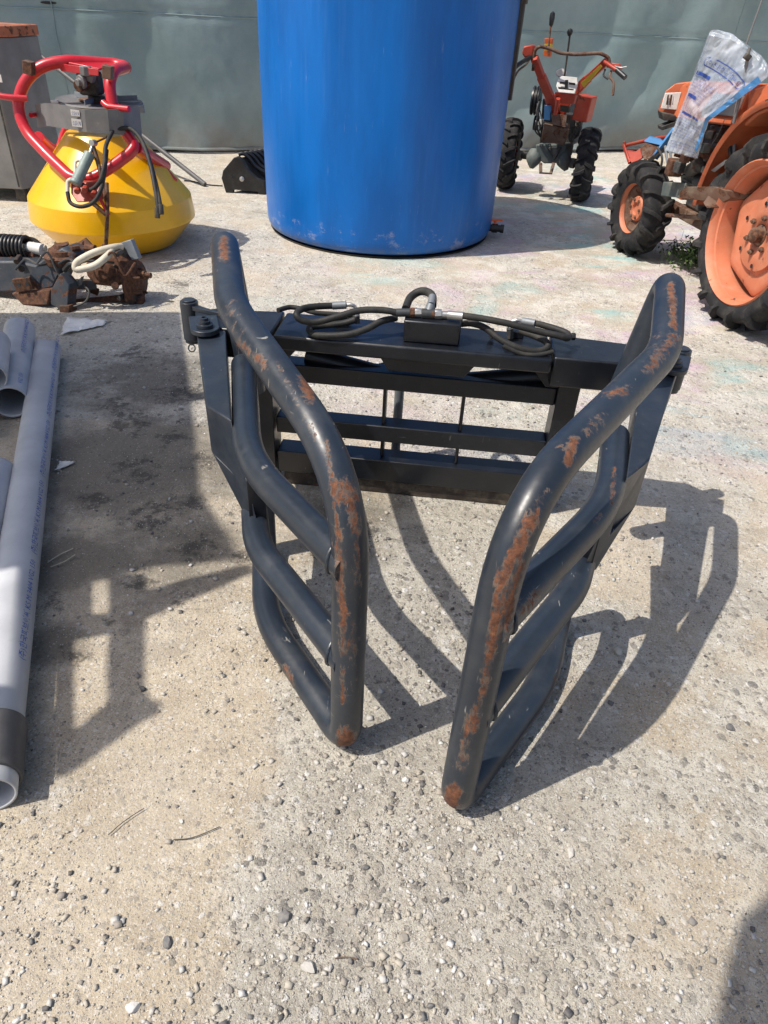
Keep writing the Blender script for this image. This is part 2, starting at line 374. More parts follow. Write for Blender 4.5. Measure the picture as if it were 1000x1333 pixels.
def mat_ground():
    n = N('gritty_concrete_yard')
    zc = n.attrc('zone'); sp = n.t.nodes.new('ShaderNodeSeparateColor'); n.lk(zc, sp.inputs[0])
    damp, grit, pastel = sp.outputs[0], sp.outputs[1], sp.outputs[2]
    oil = n.attr('wear')
    big = n.noise(1.3, 7, .65); mid = n.noise(9, 8, .72); fin_ = n.noise(85, 6, .75); vf = n.noise(330, 4, .7)
    wv = n.t.nodes.new('ShaderNodeVectorMath'); wv.operation = 'ADD'; n.lk(n.pos, wv.inputs[0])
    ws = n.t.nodes.new('ShaderNodeVectorMath'); ws.operation = 'SCALE'; n.lk(n.noise(40, 3, .6, col=True), ws.inputs[0]); ws.inputs[3].default_value = .018
    n.lk(ws.outputs[0], wv.inputs[1]); wp = wv.outputs[0]
    sand = n.mix(n.ss(mid, .35, .68), (.45,.365,.255), (.60,.51,.375))
    conc = n.mix(n.ss(mid, .33, .66), (.40,.37,.31), (.66,.62,.53))
    c = n.mix(n.ss(n.math('ADD', grit, n.math('MULTIPLY', n.math('SUBTRACT', mid, .5), .9)), .35, .65), sand, conc)
    # aggregate: each cell its own tone, three grain sizes
    def cells(sc, lo, hi, amt, c):
        cc = n.voro(sc, wp, out='Color'); s1 = n.t.nodes.new('ShaderNodeSeparateColor'); n.lk(cc, s1.inputs[0])
        d = n.voro(sc, wp)
        tone = n.ramp(s1.outputs[0], [(0, (.07,.068,.07)), (.09, (.17,.165,.16)), (.24, (.30,.27,.23)), (.5, (.47,.42,.34)), (.72, (.60,.56,.49)), (.88, (.70,.68,.64)), (1, (.86,.85,.82))])
        on = n.math('MULTIPLY', n.ss(s1.outputs[1], lo, hi), n.ss(d, .36, .47, 1, 0))
        on = n.math('MULTIPLY', on, amt); return n.mix(on, c, tone), on, d
    ga = n.math('ADD', n.math('MULTIPLY', grit, .55), .42, clamp=True)
    c, on1, d1 = cells(260, .10, .2, n.math('ADD', n.math('MULTIPLY', ga, .25), .62), c)
    c, on2, d2 = cells(125, .42, .5, n.math('ADD', n.math('MULTIPLY', ga, .45), .38), c)
    c, on3, d3 = cells(58, .60, .66, ga, c)
    c, on4, d4 = cells(33, .56, .64, n.math('MULTIPLY', n.ss(grit, .3, .7), .75), c)
    # broad light and dark patches
    c = n.mix(n.ss(n.noise(420, 3, .7), .38, .62, 0, .30), c, n.mix(n.noise(500, 2), (.12,.10,.085), (.80,.76,.68)))
    c = n.mix(n.ss(big, .40, .62, .0, .28), c, (.56,.51,.43))
    c = n.mix(n.ss(n.noise(2.7, 7, .7), .52, .68, 0, .30), c, (.24,.22,.19))
    # pastel paint traces far out
    pn = n.noise(2.4, 6, .7, n.scale(n.pos, (.55, 1.4, 1)), dist=.7)
    pcol = n.ramp(n.noise(1.1, 4, .6, dist=.5), [(.36, (.28,.50,.50)), (.46, (.44,.40,.32)), (.54, (.56,.42,.50)), (.66, (.24,.47,.55))])
    c = n.mix(n.math('MULTIPLY', n.math('MULTIPLY', pastel, n.ss(pn, .44, .58)), .80), c, pcol)
    c = n.mix(n.math('MULTIPLY', pastel, n.ss(n.noise(4, 6, .75), .47, .62, 0, .6)), c, (.70,.68,.62))
    # damp and oily ground
    dm = n.ss(n.math('ADD', damp, n.math('MULTIPLY', n.math('SUBTRACT', n.noise(6, 7, .7), .5), 1.0)), .35, .75)
    c = n.mix(n.math('MULTIPLY', dm, .72), c, (.13,.12,.10))
    om = n.ss(n.math('ADD', oil, n.math('MULTIPLY', n.math('SUBTRACT', n.noise(17, 7, .8), .5), 2.4)), .40, .70)
    c = n.mix(n.math('MULTIPLY', om, .68), c, (.035,.032,.03))
    # cracks in the slab
    
    gm = n.math('ADD', n.math('MULTIPLY', ga, .8), .2)
    h = n.math('ADD', n.math('MULTIPLY', fin_, .8), n.math('MULTIPLY', vf, .34))
    h = n.math('ADD', h, n.math('MULTIPLY', n.math('SUBTRACT', .5, d2), n.math('MULTIPLY', on2, .5)))
    h = n.math('ADD', h, n.math('MULTIPLY', n.math('SUBTRACT', .6, d3), n.math('MULTIPLY', on3, 1.2)))
    h = n.math('ADD', h, n.math('MULTIPLY', n.math('SUBTRACT', .6, d4), n.math('MULTIPLY', on4, 1.6)))
    h = n.math('MULTIPLY', n.math('ADD', h, n.math('MULTIPLY', mid, 1.2)), gm)
    return n.fin(c, n.mix(om, (.9,.9,.9), (.62,.62,.62)), n.bump(h, .011, 1.0), None, .25)
M['ground'] = mat_ground()
def mat_pebble():
    n = N('pebbles')
    c = n.ramp(n.attr('tone'), [(0, (.06,.062,.07)), (.14, (.16,.16,.165)), (.32, (.31,.28,.245)), (.58, (.47,.43,.36)), (.78, (.53,.52,.50)), (1, (.68,.67,.65))])
    c = n.mix(n.ss(n.noise(160, 4), .3, .7, 0, .30), c, (.36,.32,.26))
    return n.fin(c, .85, n.bump(n.noise(260, 4), .001, .7), None, .3)
M['pebble'] = mat_pebble()
def mat_bag():
    n = N('clear_plastic_sack')
    c = n.mix(n.ss(n.noise(7, 5), .35, .65), (.42,.48,.58), (.62,.66,.72))
    a = n.ss(n.noise(5, 5, .6), .3, .7, .34, .66)
    return n.fin(c, .20, n.bump(n.noise(18, 6, .65, dist=.8), .006, .8), None, .6, .3, a)
M['bag'] = mat_bag()
def mat_leaf():
    n = N('weed_leaf'); return n.fin(n.mix(n.noise(30, 3), (.035,.075,.018), (.10,.15,.045)), .6, None, None, .3)
M['leaf'] = mat_leaf()

# ------------------------------------------------------------------ ground
def axis_grid(lo, a, b, hi, fine, grow=1.35):
    mid = list(np.arange(a, b+1e-6, fine)); L = []; R = []; x, st = a, fine
    while x > lo: st *= grow; x -= st; L.append(x)
    x, st = b, fine
    while x < hi: st *= grow; x += st; R.append(x)
    return np.array(L[::-1]+mid+R)
def nz(x, y, s, o=0): return noise.noise(Vector((x*s+o, y*s-o, o*.37)))
def sig(v): return 1/(1+math.exp(-max(-30, min(30, v))))
def ground_h(x, y):
    return .005*nz(x, y, 2.2, 3) + .0022*nz(x, y, 9, 5)
def build_ground():
    xs = axis_grid(-250, -2.6, 3.2, 250, .03); ys = axis_grid(-250, .1, 6.5, 250, .03)
    nx, ny = len(xs), len(ys); vs = []; zone = []; oil = []
    blobs_oil = [(-1.05,2.05,.12),(-.88,2.5,.10),(-1.2,2.75,.12),(-.70,2.05,.09),(-.52,2.0,.08),(-.98,1.5,.07),(-1.3,3.3,.15),(-.8,3.0,.08),(-.66,1.45,.04),(-.78,1.45,.035),(-.95,2.25,.16),(-.80,1.95,.14),(-.62,1.80,.12),(-.95,2.9,.2),(-1.1,2.6,.16),(-.72,2.35,.12),(-.6,1.55,.07),(-.45,1.78,.08),(-.84,1.3,.08),(-.75,1.62,.08),(-1.35,4.35,.14),(-.2,1.85,.10),(-.05,1.95,.09)]
    damp_s = [(-1.12,2.3,.30,1.0),(-1.0,1.7,.18,.95),(-.9,1.35,.13,.9),(-.95,2.3,.55,.9),(-.7,1.75,.40,.75),(-1.1,3.0,.5,.8),(-.1,2.0,.40,.65),(-1.0,1.15,.28,.6),(-2.3,5.6,.7,.6),(-1.2,6.2,.4,.45),(-.9,3.5,.5,.35)]
    for y in ys:
        for x in xs:
            inn = -3 < x < 4 and 0 < y < 8
            vs.append((x, y, ground_h(x, y) if inn else 0))
            dmp = 0; o = 0
            if inn:
                for bx, by, br, k in damp_s: dmp = max(dmp, k*math.exp(-((x-bx)**2+(y-by)**2)/br**2))
                for bx, by, br in blobs_oil: o = max(o, .62*math.exp(-((x-bx)**2+(y-by)**2)/br**2))
            # grit: rough aggregate to the lower right and in front of the forks, sandy to the lower left, smooth slab far away
            gr = (.12 if x < -.1 else .12+.33*min(1, (x+.1)/.5)) + .85*math.exp(-((x-.10-.12*(y-.9)+.22*nz(x, y, 1.9, 9))/.30)**2) if y < 2.6 else .55
            if y > 2.6: gr = max(.55, .80-(y-2.6)*.10)
            gr = min(1, max(0, gr + .45*nz(x, y, 3.1, 20) + .25*nz(x, y, 9.0, 25)))
            pa = sig((y-2.7)*3.5) * sig((x+.1)*2.5) if y < 9 else 0
            zone.append((dmp, gr, pa, 1)); oil.append(o)
    fs = [(j*nx+i, j*nx+i+1, (j+1)*nx+i+1, (j+1)*nx+i) for j in range(ny-1) for i in range(nx-1)]
    me = bpy.data.meshes.new('ground'); me.from_pydata(vs, [], fs); me.materials.append(M['ground'])
    me.polygons.foreach_set('use_smooth', [True]*len(fs))
    a = me.attributes.new('zone', 'FLOAT_COLOR', 'POINT'); a.data.foreach_set('color', np.array(zone).ravel())
    a = me.attributes.new('wear', 'FLOAT', 'POINT'); a.data.foreach_set('value', oil)
    o = bpy.data.objects.new('ground', me); COL.objects.link(o); o['kind'] = 'structure'
build_ground()

# ------------------------------------------------------------------ tarpaulin wall
WA = V(-2.565, 8.66, 0); WD = V(.948, .317, 0).normalized(); WN = V(.317, -.948, 0).normalized()
def fold(s, h):
    "how far the sheet bulges towards the yard"
    k = .022*math.sin(s*2.1+.7*math.sin(h*1.7)) + .015*nz(s, h, 1.3, 4)
    k += (.035+.060*math.exp(-((s-5.2)/1.9)**2))*max(0, 1-h/1.35)*math.sin((s*3.4-h*3.4)*1.5 + nz(s, h, .7, 8)*2.2)*(.6+.4*nz(s, h, 1.1, 31)) + .016*math.sin(s*9+h*3+nz(s,h,1.5,7)*3)*nz(s,h,.6,17) + .022*math.sin(s*5.3-h*1.2+2*nz(s,h,.8,40))     # slanting drape folds low down
    k += .012*nz(s*2.4+h*1.5, h*.35, 2.5, 2) + .006*nz(s*3, h, 5, 6)
    k -= .012*math.exp(-((h-1.27)/.02)**2) + .012*math.exp(-((h-2.2)/.02)**2)
    return .07 + k
def build_wall():
    t = thing('tarpaulin_wall', 'grey green tarpaulin sheet hung as a wall behind the yard', 'wall', WA)
    ss_ = np.arange(-5.5, 13.01, .045); hs = [0.035, .05, .07, .09]+list(np.arange(.12, 2.7, .05)); vs = []; wr = []
    for h in hs:
        for s in ss_:
            vs.append(WA + WD*float(s) + WN*fold(s, h) + V(0,0,h))
            wr.append(.9*math.exp(-((s-4.9-(h-.7)*.12)/.045)**2)*math.exp(-((h-.62)/.16)**2))
    nx = len(ss_); g = G(); g.add(vs, [(j*nx+i, j*nx+i+1, (j+1)*nx+i+1, (j+1)*nx+i) for j in range(len(hs)-1) for i in range(nx-1)])
    d = {tuple(round(c, 4) for c in v): x for v, x in zip(g.v, wr)}
    o = obj('tarpaulin_sheet', g, M['tarp'], t, attr=lambda p: d.get(tuple(round(c, 4) for c in p), 0))
    so_ = o.modifiers.new('thick', 'SOLIDIFY'); so_.thickness = .003
    for hh, nm in ((1.27, 'seam'), (2.2, 'seam')):
        g = G(); g.tube([WA+WD*float(s)+WN*(fold(s, hh)+.004)+V(0,0,hh+.012*nz(s,0,.8,1)) for s in np.arange(-5.5, 13.01, .15)], .006, 6); obj('seam', g, M['tarp'], t)
    g = G(); g.tube([WA+WD*float(s)+WN*(fold(s, .05)+.002)+V(0,0,.045) for s in np.arange(-5.5, 13.01, .1)], .016, 8); obj('hem_tube', g, M['tarp'], t)
    g = G(); g.box(WA+WD*3.75-WN*.06+V(0,0,.05), (18.5, .06, .10), Matrix(((WD.x,-WN.x,0),(WD.y,-WN.y,0),(0,0,1)))); obj('ground_rail', g, M['blackpl'], t)
    for s in np.arange(-5, 13, 2.2):
        g = G(); p = WA+WD*float(s)-WN*.10; g.cyl(p, p+V(0,0,2.75), .03); obj('post', g, M['galv'], t)
    for s, h in ((-1.02, 1.31), (6.62, 1.29)):     # lashing holes where the sheet gapes
        g = G(); c = WA+WD*s+WN*(fold(s, h)+.003)+V(0,0,h)
        g.prism([c+WD*(.075*math.cos(a))+V(0,0,.012*math.sin(a)) for a in np.linspace(0, 2*PI, 14)[:-1]], WN*.002); obj('slit', g, M['blackpl'], t)
    # vertical patch seams of stitched overlap
    for s in (-1.0, 6.95):
        g = G(); g.tube([WA+WD*(s+.01*nz(h,0,6,3))+WN*(fold(s, h)+.003)+V(0,0,float(h)) for h in np.arange(.06, 2.65, .07)], .005, 6); obj('overlap_seam', g, M['tarp'], t)
build_wall()
g = G(); a = WA+WD*6.98+WN*.16
g.tube([a+V(0,0,.02), a+WD*.06+V(0,0,.9), a+WD*.16+V(0,0,2.0)], .012, 10)
tag(obj('steel_rod', g, M['alu']), 'thin pale rod standing against the tarpaulin behind the plastic sack', 'rod')

# ------------------------------------------------------------------ bale squeezer
O = V(.12, 2.2, 0); EX = V(.9972, -.0749, 0); EY = V(.0749, .9972, 0)
def L(x, y, h): return O + EX*x + EY*y + V(0, 0, h)
RF = Matrix(((EX.x, EY.x, 0), (EX.y, EY.y, 0), (0, 0, 1)))
BS = thing('bale_squeezer', 'charcoal tubular bale squeezer with rust worn arms standing on the gritty concrete', 'bale squeezer', L(0, 0, 0))
nowear = lambda p: 0
def fobj(name, g, mat='frame', bevel=.004, **k): return obj(name, g, M[mat], BS, bevel=bevel, attr=nowear if mat == 'char' else None, **k)
# top beam: shallow channel
TB = .618
g = G(); g.prism([L(-.50,-.105,TB-.05), L(.385,-.105,TB-.05), L(.385,.105,TB-.05), L(-.50,.105,TB-.05)], V(0,0,.05)); fobj('top_beam', g, 'frame', .008)
# hinge heads at both ends, angled outwards
def head(sx, x0, x1):
    g = G(); g.prism([L(x0,-.095,TB+.004), L(x1,-.075,TB-.004), L(x1,.085,TB-.004), L(x0,.10,TB+.004)], V(0,0,-.10)); return fobj('hinge_head', g, 'frame', .006)
head(-1, -.505, -.74); head(1, .39, .72)
# rails
def rail(name, x0, x1, h0, h1, y0=-.03, y1=.045, mat='frame'):
    g = G(); g.prism([L(x0,y0,h0), L(x1,y0,h0), L(x1,y1,h0), L(x0,y1,h0)], V(0,0,h1-h0)); return fobj(name, g, mat, .004)
rail('rail', -.52, .43, .425, .488); rail('rail', -.52, .43, .222, .285); rail('bottom_rail', -.52, .43, .062, .150, -.04, .05)
rail('wear_blade', -.50, .455, .002, .058, -.028, .012, 'blade')
for x in (-.14, .13): rail('divider', x-.006, x+.006, .152, .423, -.015, .035)
for x in (-.56, .465):
    g = G(); g.prism([L(x-.035,-.05,.01), L(x+.035,-.05,.01), L(x+.035,.055,.01), L(x-.035,.055,.01)], V(0,0,.545)); fobj('side_post', g)
for x, s in ((-.525, 1), (.43, -1)):
    g = G(); g.prism([L(x, -.03, TB-.052), L(x+s*.085, -.03, TB-.052), L(x+s*.085, -.03, TB-.075), L(x+s*.04, -.03, .49), L(x, -.03, .49)], EY*.05); fobj('gusset', g, bevel=.001)
g = G(); g.prism([L(-.165,-.06,TB-.052), L(.16,-.06,TB-.052), L(.12,-.06,.51), L(-.13,-.06,.51)], EY*.09); fobj('centre_bracket', g)
g = G(); g.cyl(L(-.105,.22,.0), L(-.105,.22,.40), .018); fobj('support_leg', g, 'galv', 0)
g = G(); g.beam(L(-.105,.22,.40), L(-.105,.09,.44), .03, .02); fobj('leg_clip', g, bevel=.001)
g = G(); g.tube([L(-.50,.04,.40), L(-.30,.12,.395), L(-.13,.09,.47)], .012, 10, .05); fobj('tie_rod', g, bevel=0)
# valve cover with rounded front
vb = []
g = G(); g.prism([L(-.087,-.07,TB+.002), L(.092,-.07,TB+.002), L(.092,.012,TB+.002), L(-.087,.012,TB+.002)], V(0,0,.070)); fobj('valve_cover', g, 'frame', .005)
for x in (-.087+.012, .08): 
    g = G(); g.cyl(L(x,-.071,TB+.06), L(x,-.0735,TB+.06), .004, seg=8); fobj('bolt', g, bevel=0)
# hoses
HR = .0105
def hose(pts, r=HR, mat='hose', name='hose'):
    g = G(); g.tube(spline([at(*p) for p in pts], 8), r, 12); return fobj(name, g, mat, 0)
hose([(521,408,2.17),(500,404,2.17),(470,404,2.16),(440,412,2.14),(412,419,2.13),(393,417,2.12),(386,409,2.13),(394,402,2.17),(412,399,2.20),(434,398,2.22)])
hose([(516,414,2.20),(497,418,2.17),(478,428,2.14),(455,435,2.12),(428,437,2.12),(408,435,2.13),(403,427,2.16),(418,424,2.19),(446,421,2.2),(463,416,2.2)])
hose([(362,404,2.22),(377,400,2.26),(393,402,2.26),(410,407,2.26),(436,409,2.27),(462,411,2.27)], .008)
hose([(603,411,2.15),(630,415,2.14),(665,422,2.13),(700,431,2.12),(727,437,2.11),(739,440,2.12),(738,434,2.15),(720,427,2.18),(698,421,2.2)])
hose([(598,422,2.18),(614,421,2.17),(632,427,2.15),(650,441,2.12),(672,452,2.10),(697,457,2.10),(712,453,2.11),(711,445,2.13),(695,437,2.16),(676,431,2.18)])
hose([(720,458,2.10),(700,462,2.09),(678,460,2.09),(655,450,2.1)], .008)
hose([(528,402,2.28),(534,388,2.34),(545,380,2.36),(556,380,2.34),(563,386,2.30),(563,398,2.22)], .0135)
def fit(p, q, r, mat='zinc', seg=12, name='hose_fitting'):
    g = G(); p, q = at(*p), at(*q); g.cyl(p, q, r, seg=seg); return fobj(name, g, mat, .001)
fit((516,407,2.17),(534,407,2.17),.013,'engine'); fit((534,407,2.17),(540,407,2.17),.016,'brown',6); fit((540,407,2.17),(549,407,2.17),.014,seg=6)
fit((549,408,2.17),(566,409,2.17),.016,'engine'); fit((566,409,2.17),(575,409,2.17),.016,seg=6); fit((575,410,2.17),(583,410,2.17),.012); fit((583,410,2.16),(603,412,2.15),.014)
fit((557,409,2.17),(561,397,2.19),.014,'galv'); fit((561,397,2.19),(563,386,2.23),.012,'galv')
fit((433,398,2.22),(451,397,2.22),.0125,'galv'); fit((697,421,2.20),(680,418,2.22),.0125,'galv')
def elbow(pts, r=.006): 
    g = G(); g.tube(spline([at(*p) for p in pts], 6), r, 10); fobj('elbow', g, 'zinc', 0)
elbow([(451,397,2.22),(458,397,2.22),(463,401,2.22),(464,411,2.21)]); elbow([(680,418,2.22),(672,417,2.22),(666,420,2.22),(665,428,2.2)])
fit((464,410,2.21),(464,420,2.21),.013,'engine',6); fit((664,427,2.2),(664,440,2.2),.012,'engine',6); fit((640,428,2.2),(640,440,2.2),.009,'engine',8)
fit((744,438,2.17),(749,438,2.17),.012,'blackpl',6)
for lx in (-.30,): 
    g = G(); g.box(L(lx,.06,TB+.012), (.05,.04,.024), RF); fobj('port_block', g, 'frame', .003)
g = G(); g.box(L(.275,.06,TB+.012), (.05,.04,.024), RF); fobj('port_block', g, 'frame', .003)
for sx in (-1, 1):      # weld plate where the cylinder sits below the beam
    g = G(); g.cyl(L(-.02+sx*.10, .02, .45), L(-.02+sx*.40, .035, .50), .032, seg=20); fobj('squeeze_cylinder', g, bevel=.002)

TR = .0385
def arm(side, F, Bs, A, low, m1, topB, topA, topD, lean, caps):
    a = thing('arm', None, None, (F[0], F[1], 0)); del a['label']; del a['category']
    a.parent = BS; a.location = V(F[0], F[1], 0) - WP[BS]; WP[a] = V(F[0], F[1], 0)
    W = patches(caps)
    def ob(name, g, mat='char', bevel=0, **k): return obj(name, g, M[mat], a, bevel=bevel, attr=W, **k)
    F3 = lambda h: V(F[0], F[1], h); B = Bs[1]; B3 = lambda h: V(*(Bs[0] if h < .1 else Bs[1] if h < .4 else Bs[2]), h)
    path = [V(low[0], low[1], .34), V(low[0], low[1], .045), B3(.042), F3(.042), topD, topB, topA, V(A[0]+lean[0], A[1]+lean[1], .45)]
    g = G(); g.tube(path, TR, 32, [0, .07, .12, .062, .22, .085, .085, 0], 12, step=.010); ob('outer_hoop', g)
    for h, e in ((.565, m1), (.30 if side < 0 else .322, (B[0]+(m1[0]-B[0])*.28, B[1]+(m1[1]-B[1])*.28))):
        Fh = F3(h).lerp(V(topD.x, topD.y, h), h/max(.7, topD.z)*.6)
        g = G(); g.tube([V(e[0], e[1], h), B3(h), Fh], TR*.97, 28, .14, 12, step=.012); ob('cross_tube', g)
        dn = (B3(h)-Fh).normalized(); c = Fh+dn*(TR*1.12); u_ = dn.cross(V(0,0,1)).normalized(); v_ = u_.cross(dn)
        ring = [c + (u_*math.cos(t)+v_*math.sin(t))*(TR*.99) - dn*(.34*TR*math.cos(t)**2) for t in np.linspace(0, 2*PI, 49)[:-1]]
        g = G(); g.tube(ring, .0042, 8, closed=True); g.v = [p+Vector((.0012*noise.noise(p*260), .0012*noise.noise(p*260+V(9,0,0)), .0012*noise.noise(p*260+V(0,9,0)))) for p in g.v]; ob('weld_bead', g)
    return a, ob
# left arm
cl = [((291,312),(292,335),9,.85), ((298,395),(312,440),16,.42), ((312,448),(345,475),9,.72), ((397,494),(404,515),11,.95), ((360,470),(420,590),7,.50), ((395,540),(428,600),8,.50),
      ((436,628),(444,648),11,.80), ((452,630),(464,690),11,.72), ((425,570),(441,700),3.5,.80), ((440,690),(447,800),9,.78), ((463,640),(467,760),6,.66), ((447,800),(447,850),7,.62), ((447,870),(447,912),6,.80),
      ((462,700),(460,900),12,.40), ((452,958),(448,978),17,.95), ((372,868),(382,890),6,.7)]
cr = [((873,372),(878,425),8,.80), ((878,440),(845,480),12,.68), ((858,440),(850,470),14,.48), ((815,508),(797,512),9,.72), ((780,545),(765,560),14,.52), ((735,525),(790,500),20,.42), ((746,575),(740,602),9,.98), ((727,583),(729,584),5,.7),
      ((700,665),(688,690),8,.75), ((690,680),(652,760),14,.90), ((678,735),(655,830),10,.82), ((650,760),(618,950),7,.85), ((668,750),(630,900),7,.72), ((612,930),(600,1000),12,.62), ((590,1032),(588,1048),16,1.0),
      ((800,608),(797,655),4,.85), ((782,670),(775,680),5,.7), ((700,770),(683,795),10,.78), ((715,640),(690,670),10,.50)]
aL, obL = arm(-1, (-.060,1.062), ((-.322,1.448), (-.333,1.460), (-.340,1.462)), (-.505,2.09), (-.385,1.80), (-.459,2.015), at(301,400,1.62), V(-.505,2.09,.920), at(459,622,1.12), (.06,-.02), cl)
aR, obR = arm(1, (.199,.915), ((.457,1.283), (.490,1.345), (.528,1.374)), (.738,1.945), (.520,1.50), (.617,1.70), at(867,458,1.60), V(.738,1.945,.925), at(672,655,.985), (-.085,-.03), cr)

def arm_box(ob, To, Ti, Po, Pi, Ko, Ki, Eo, Ei):
    "swinging box arm: plate on top, sides, steep front face down to the foot of the cross tubes"
    q = lambda p, h: V(p[0], p[1], h)
    vs = [q(To,.612), q(Ti,.612), q(Pi,.608), q(Po,.608), q(Ko,.598), q(Ki,.598), q(Eo,.335), q(Ei,.335), q(Eo,.30), q(Ei,.30), q(Ko,.455), q(Po,.47), q(Pi,.47), q(To,.48), q(Ti,.48), q(Ki,.42)]
    fs = [(0,1,2,3), (3,2,5,4), (4,5,7,6), (6,7,9,8), (4,6,8,10), (3,4,10,11), (0,3,11,13), (1,14,12,2), (2,12,15,5), (5,15,9,7), (13,14,1,0), (8,9,15,10), (10,15,12,11), (11,12,14,13)]
    ob('box_arm', G().add(vs, fs), 'char', .004)
arm_box(obL, (-.680,2.32), (-.59,2.37), (-.618,2.10), (-.522,2.08), (-.490,1.678), (-.409,1.605), (-.394,1.60), (-.345,1.535))
arm_box(obR, (.925,2.15), (.83,2.24), (.848,1.98), (.70,1.83), (.655,1.527), (.575,1.435), (.570,1.445), (.515,1.40))
def stub(ob, c, d):
    n_ = V(-d[1], d[0], 0)*.024; d = V(*d, 0)*.024; c = V(*c, .29)
    ob('stub_post', G().prism([c-d-n_, c+d-n_, c+d+n_, c-d+n_], V(0,0,.22)), 'frame', .002)
stub(obL, (-.350,1.575), (-.25,.97)); stub(obR, (.530,1.445), (.3,.95))
# hinge bosses and pins
def boss(ob, c, h, r=.031, nm='hinge_boss'):
    g = G(); g.lathe([(0,0),(r*.9,0),(r*.9,.010),(r*.66,.012),(r*.66,.021),(r*.46,.022),(r*.46,.030),(r*.24,.031),(r*.24,.020),(0,.020)], V(c[0], c[1], h), seg=28); ob(nm, g, 'char', 0)
pL = onh(267,428,.625); pR = onh(876,478,.625)
for ob, p, s, dirv in ((obL, pL, -1, V(-.30,.95,0)), (obR, pR, 1, V(.38,.92,0))):
    g = G(); c = V(p.x, p.y, .615); n_ = dirv.normalized(); t_ = V(n_.y, -n_.x, 0)
    out = [c + t_*(.045*math.cos(a)) - n_*(.045*math.sin(a)) for a in np.linspace(0, PI, 12)] + [c - t_*.045 + n_*.10, c + t_*.045 + n_*.10]
    g.prism(out, V(0,0,.016)); ob('ear_plate', g, 'char', .002); boss(ob, (p.x, p.y), .632, .029)
qL = onh(246,393,.632); qR = onh(888,456,.632)
for q_, ob in ((qL, obL), (qR, obR)):
    g = G(); g.lathe([(0,.0),(.027,.0),(.027,.010),(.031,.012),(.031,.135),(.030,.145),(0,.145)], V(q_.x, q_.y, .49), seg=28); ob('pin_barrel', g, 'char', .001)
    g = G(); g.lathe([(0,0),(.022,0),(.022,.006),(0,.006)], V(q_.x, q_.y, .635), seg=24); ob('pin_cap', g, 'char', .001)
g = G(); c = V(qL.x, qL.y, .478); g.tube([c+V(.012*math.cos(a), -.03+.004*math.sin(a), .012*math.sin(a)) for a in np.linspace(0, 2*PI, 16)[:-1]], .0025, 6, closed=True); obL('linch_ring', g, 'engine')
def web(ob, a_, b_, c_): 
    g = G(); g.prism([a_, b_, c_], V(0,0,-.014)); ob('head_web', g, 'char', .001)
web(obL, V(qL.x-.03, qL.y+.03, .626), V(qL.x+.02, qL.y-.03, .626), V(pL.x+.06, pL.y+.12, .626))
web(obR, V(qR.x+.03, qR.y+.03, .626), V(qR.x-.02, qR.y-.03, .626), V(pR.x-.06, pR.y+.12, .626))

# ------------------------------------------------------------------ blue tank
TC = V(-.17, 5.99, 0)
T = thing('water_tank', 'tall blue plastic water tank with pale scuffs around its foot', 'tank', TC)
r_ = .89
prof = [(0,.012),(r_-.09,.012),(r_-.045,.018),(r_-.015,.035),(r_-.002,.07),(r_,.12)] + [(r_+.004*math.sin(h*2.2)+.004*h, h) for h in np.arange(.2, 2.0, .1)] + [(r_-.01,2.02),(r_-.08,2.09),(r_*.6,2.2),(.28,2.26),(.26,2.31),(0,2.32)]
g = G(); g.lathe(prof, TC, seg=96); obj('tank_body', g, M['tank'], T, ang=50)
g = G(); g.lathe([(r_-.10,.0),(r_-.03,.0),(r_-.02,.013),(r_-.10,.013)], TC, seg=64); obj('base_ring', g, M['blackpl'], T)
g = G(); g.lathe([(0,2.3),(.30,2.3),(.30,2.36),(0,2.38)], TC, seg=40); obj('lid', g, M['blackpl'], T)
va = at(630,303,5.82)
va = V(TC.x+.86*math.cos(-.16), TC.y+.86*math.sin(-.16), .075); vd = V(math.cos(-.16), math.sin(-.16), 0)
vl = obj('drain_valve', G().cyl(va, va+vd*.115, .026).cyl(va+vd*.04, va+vd*.085, .034).cyl(va+vd*.108, va+vd*.135, .032), M['blackpl'], T)
g = G(); c = va+vd*.062+V(0,0,.045); g.cyl(va+vd*.062+V(0,0,.02), c+V(0,0,.012), .010).box(c+V(0,0,.016), (.11,.026,.012)); obj('valve_handle', g, M['orplast'], vl, bevel=.003)
pp = at(660,130,5.86)
T2 = thing('drain_pipe', 'black vertical pipe hanging beside the right edge of the blue tank', 'pipe', V(pp.x, pp.y, pp.z))
g = G(); g.lathe([(.030,0),(.036,0),(.036,.02),(.036,.9)], pp, V(.012,0,1), 24); obj('pipe_body', g, M['blackpl'], T2)
g = G(); c = pp + V(.008,0,.56); g.lathe([(.036,0),(.046,0),(.048,.01),(.048,.11),(.046,.12),(.036,.12)], c, V(.012,0,1), 24).cyl(c+V(0,0,.06), c+V(.10,-.02,.085), .022).cyl(c+V(.08,-.016,.08), c+V(.12,-.024,.092), .03); obj('tee_collar', g, M['blackpl'], T2)
g = G(); g.cyl(pp+V(.01,0,.86), pp+V(-.30,.05,.88), .036); obj('elbow_arm', g, M['blackpl'], T2)

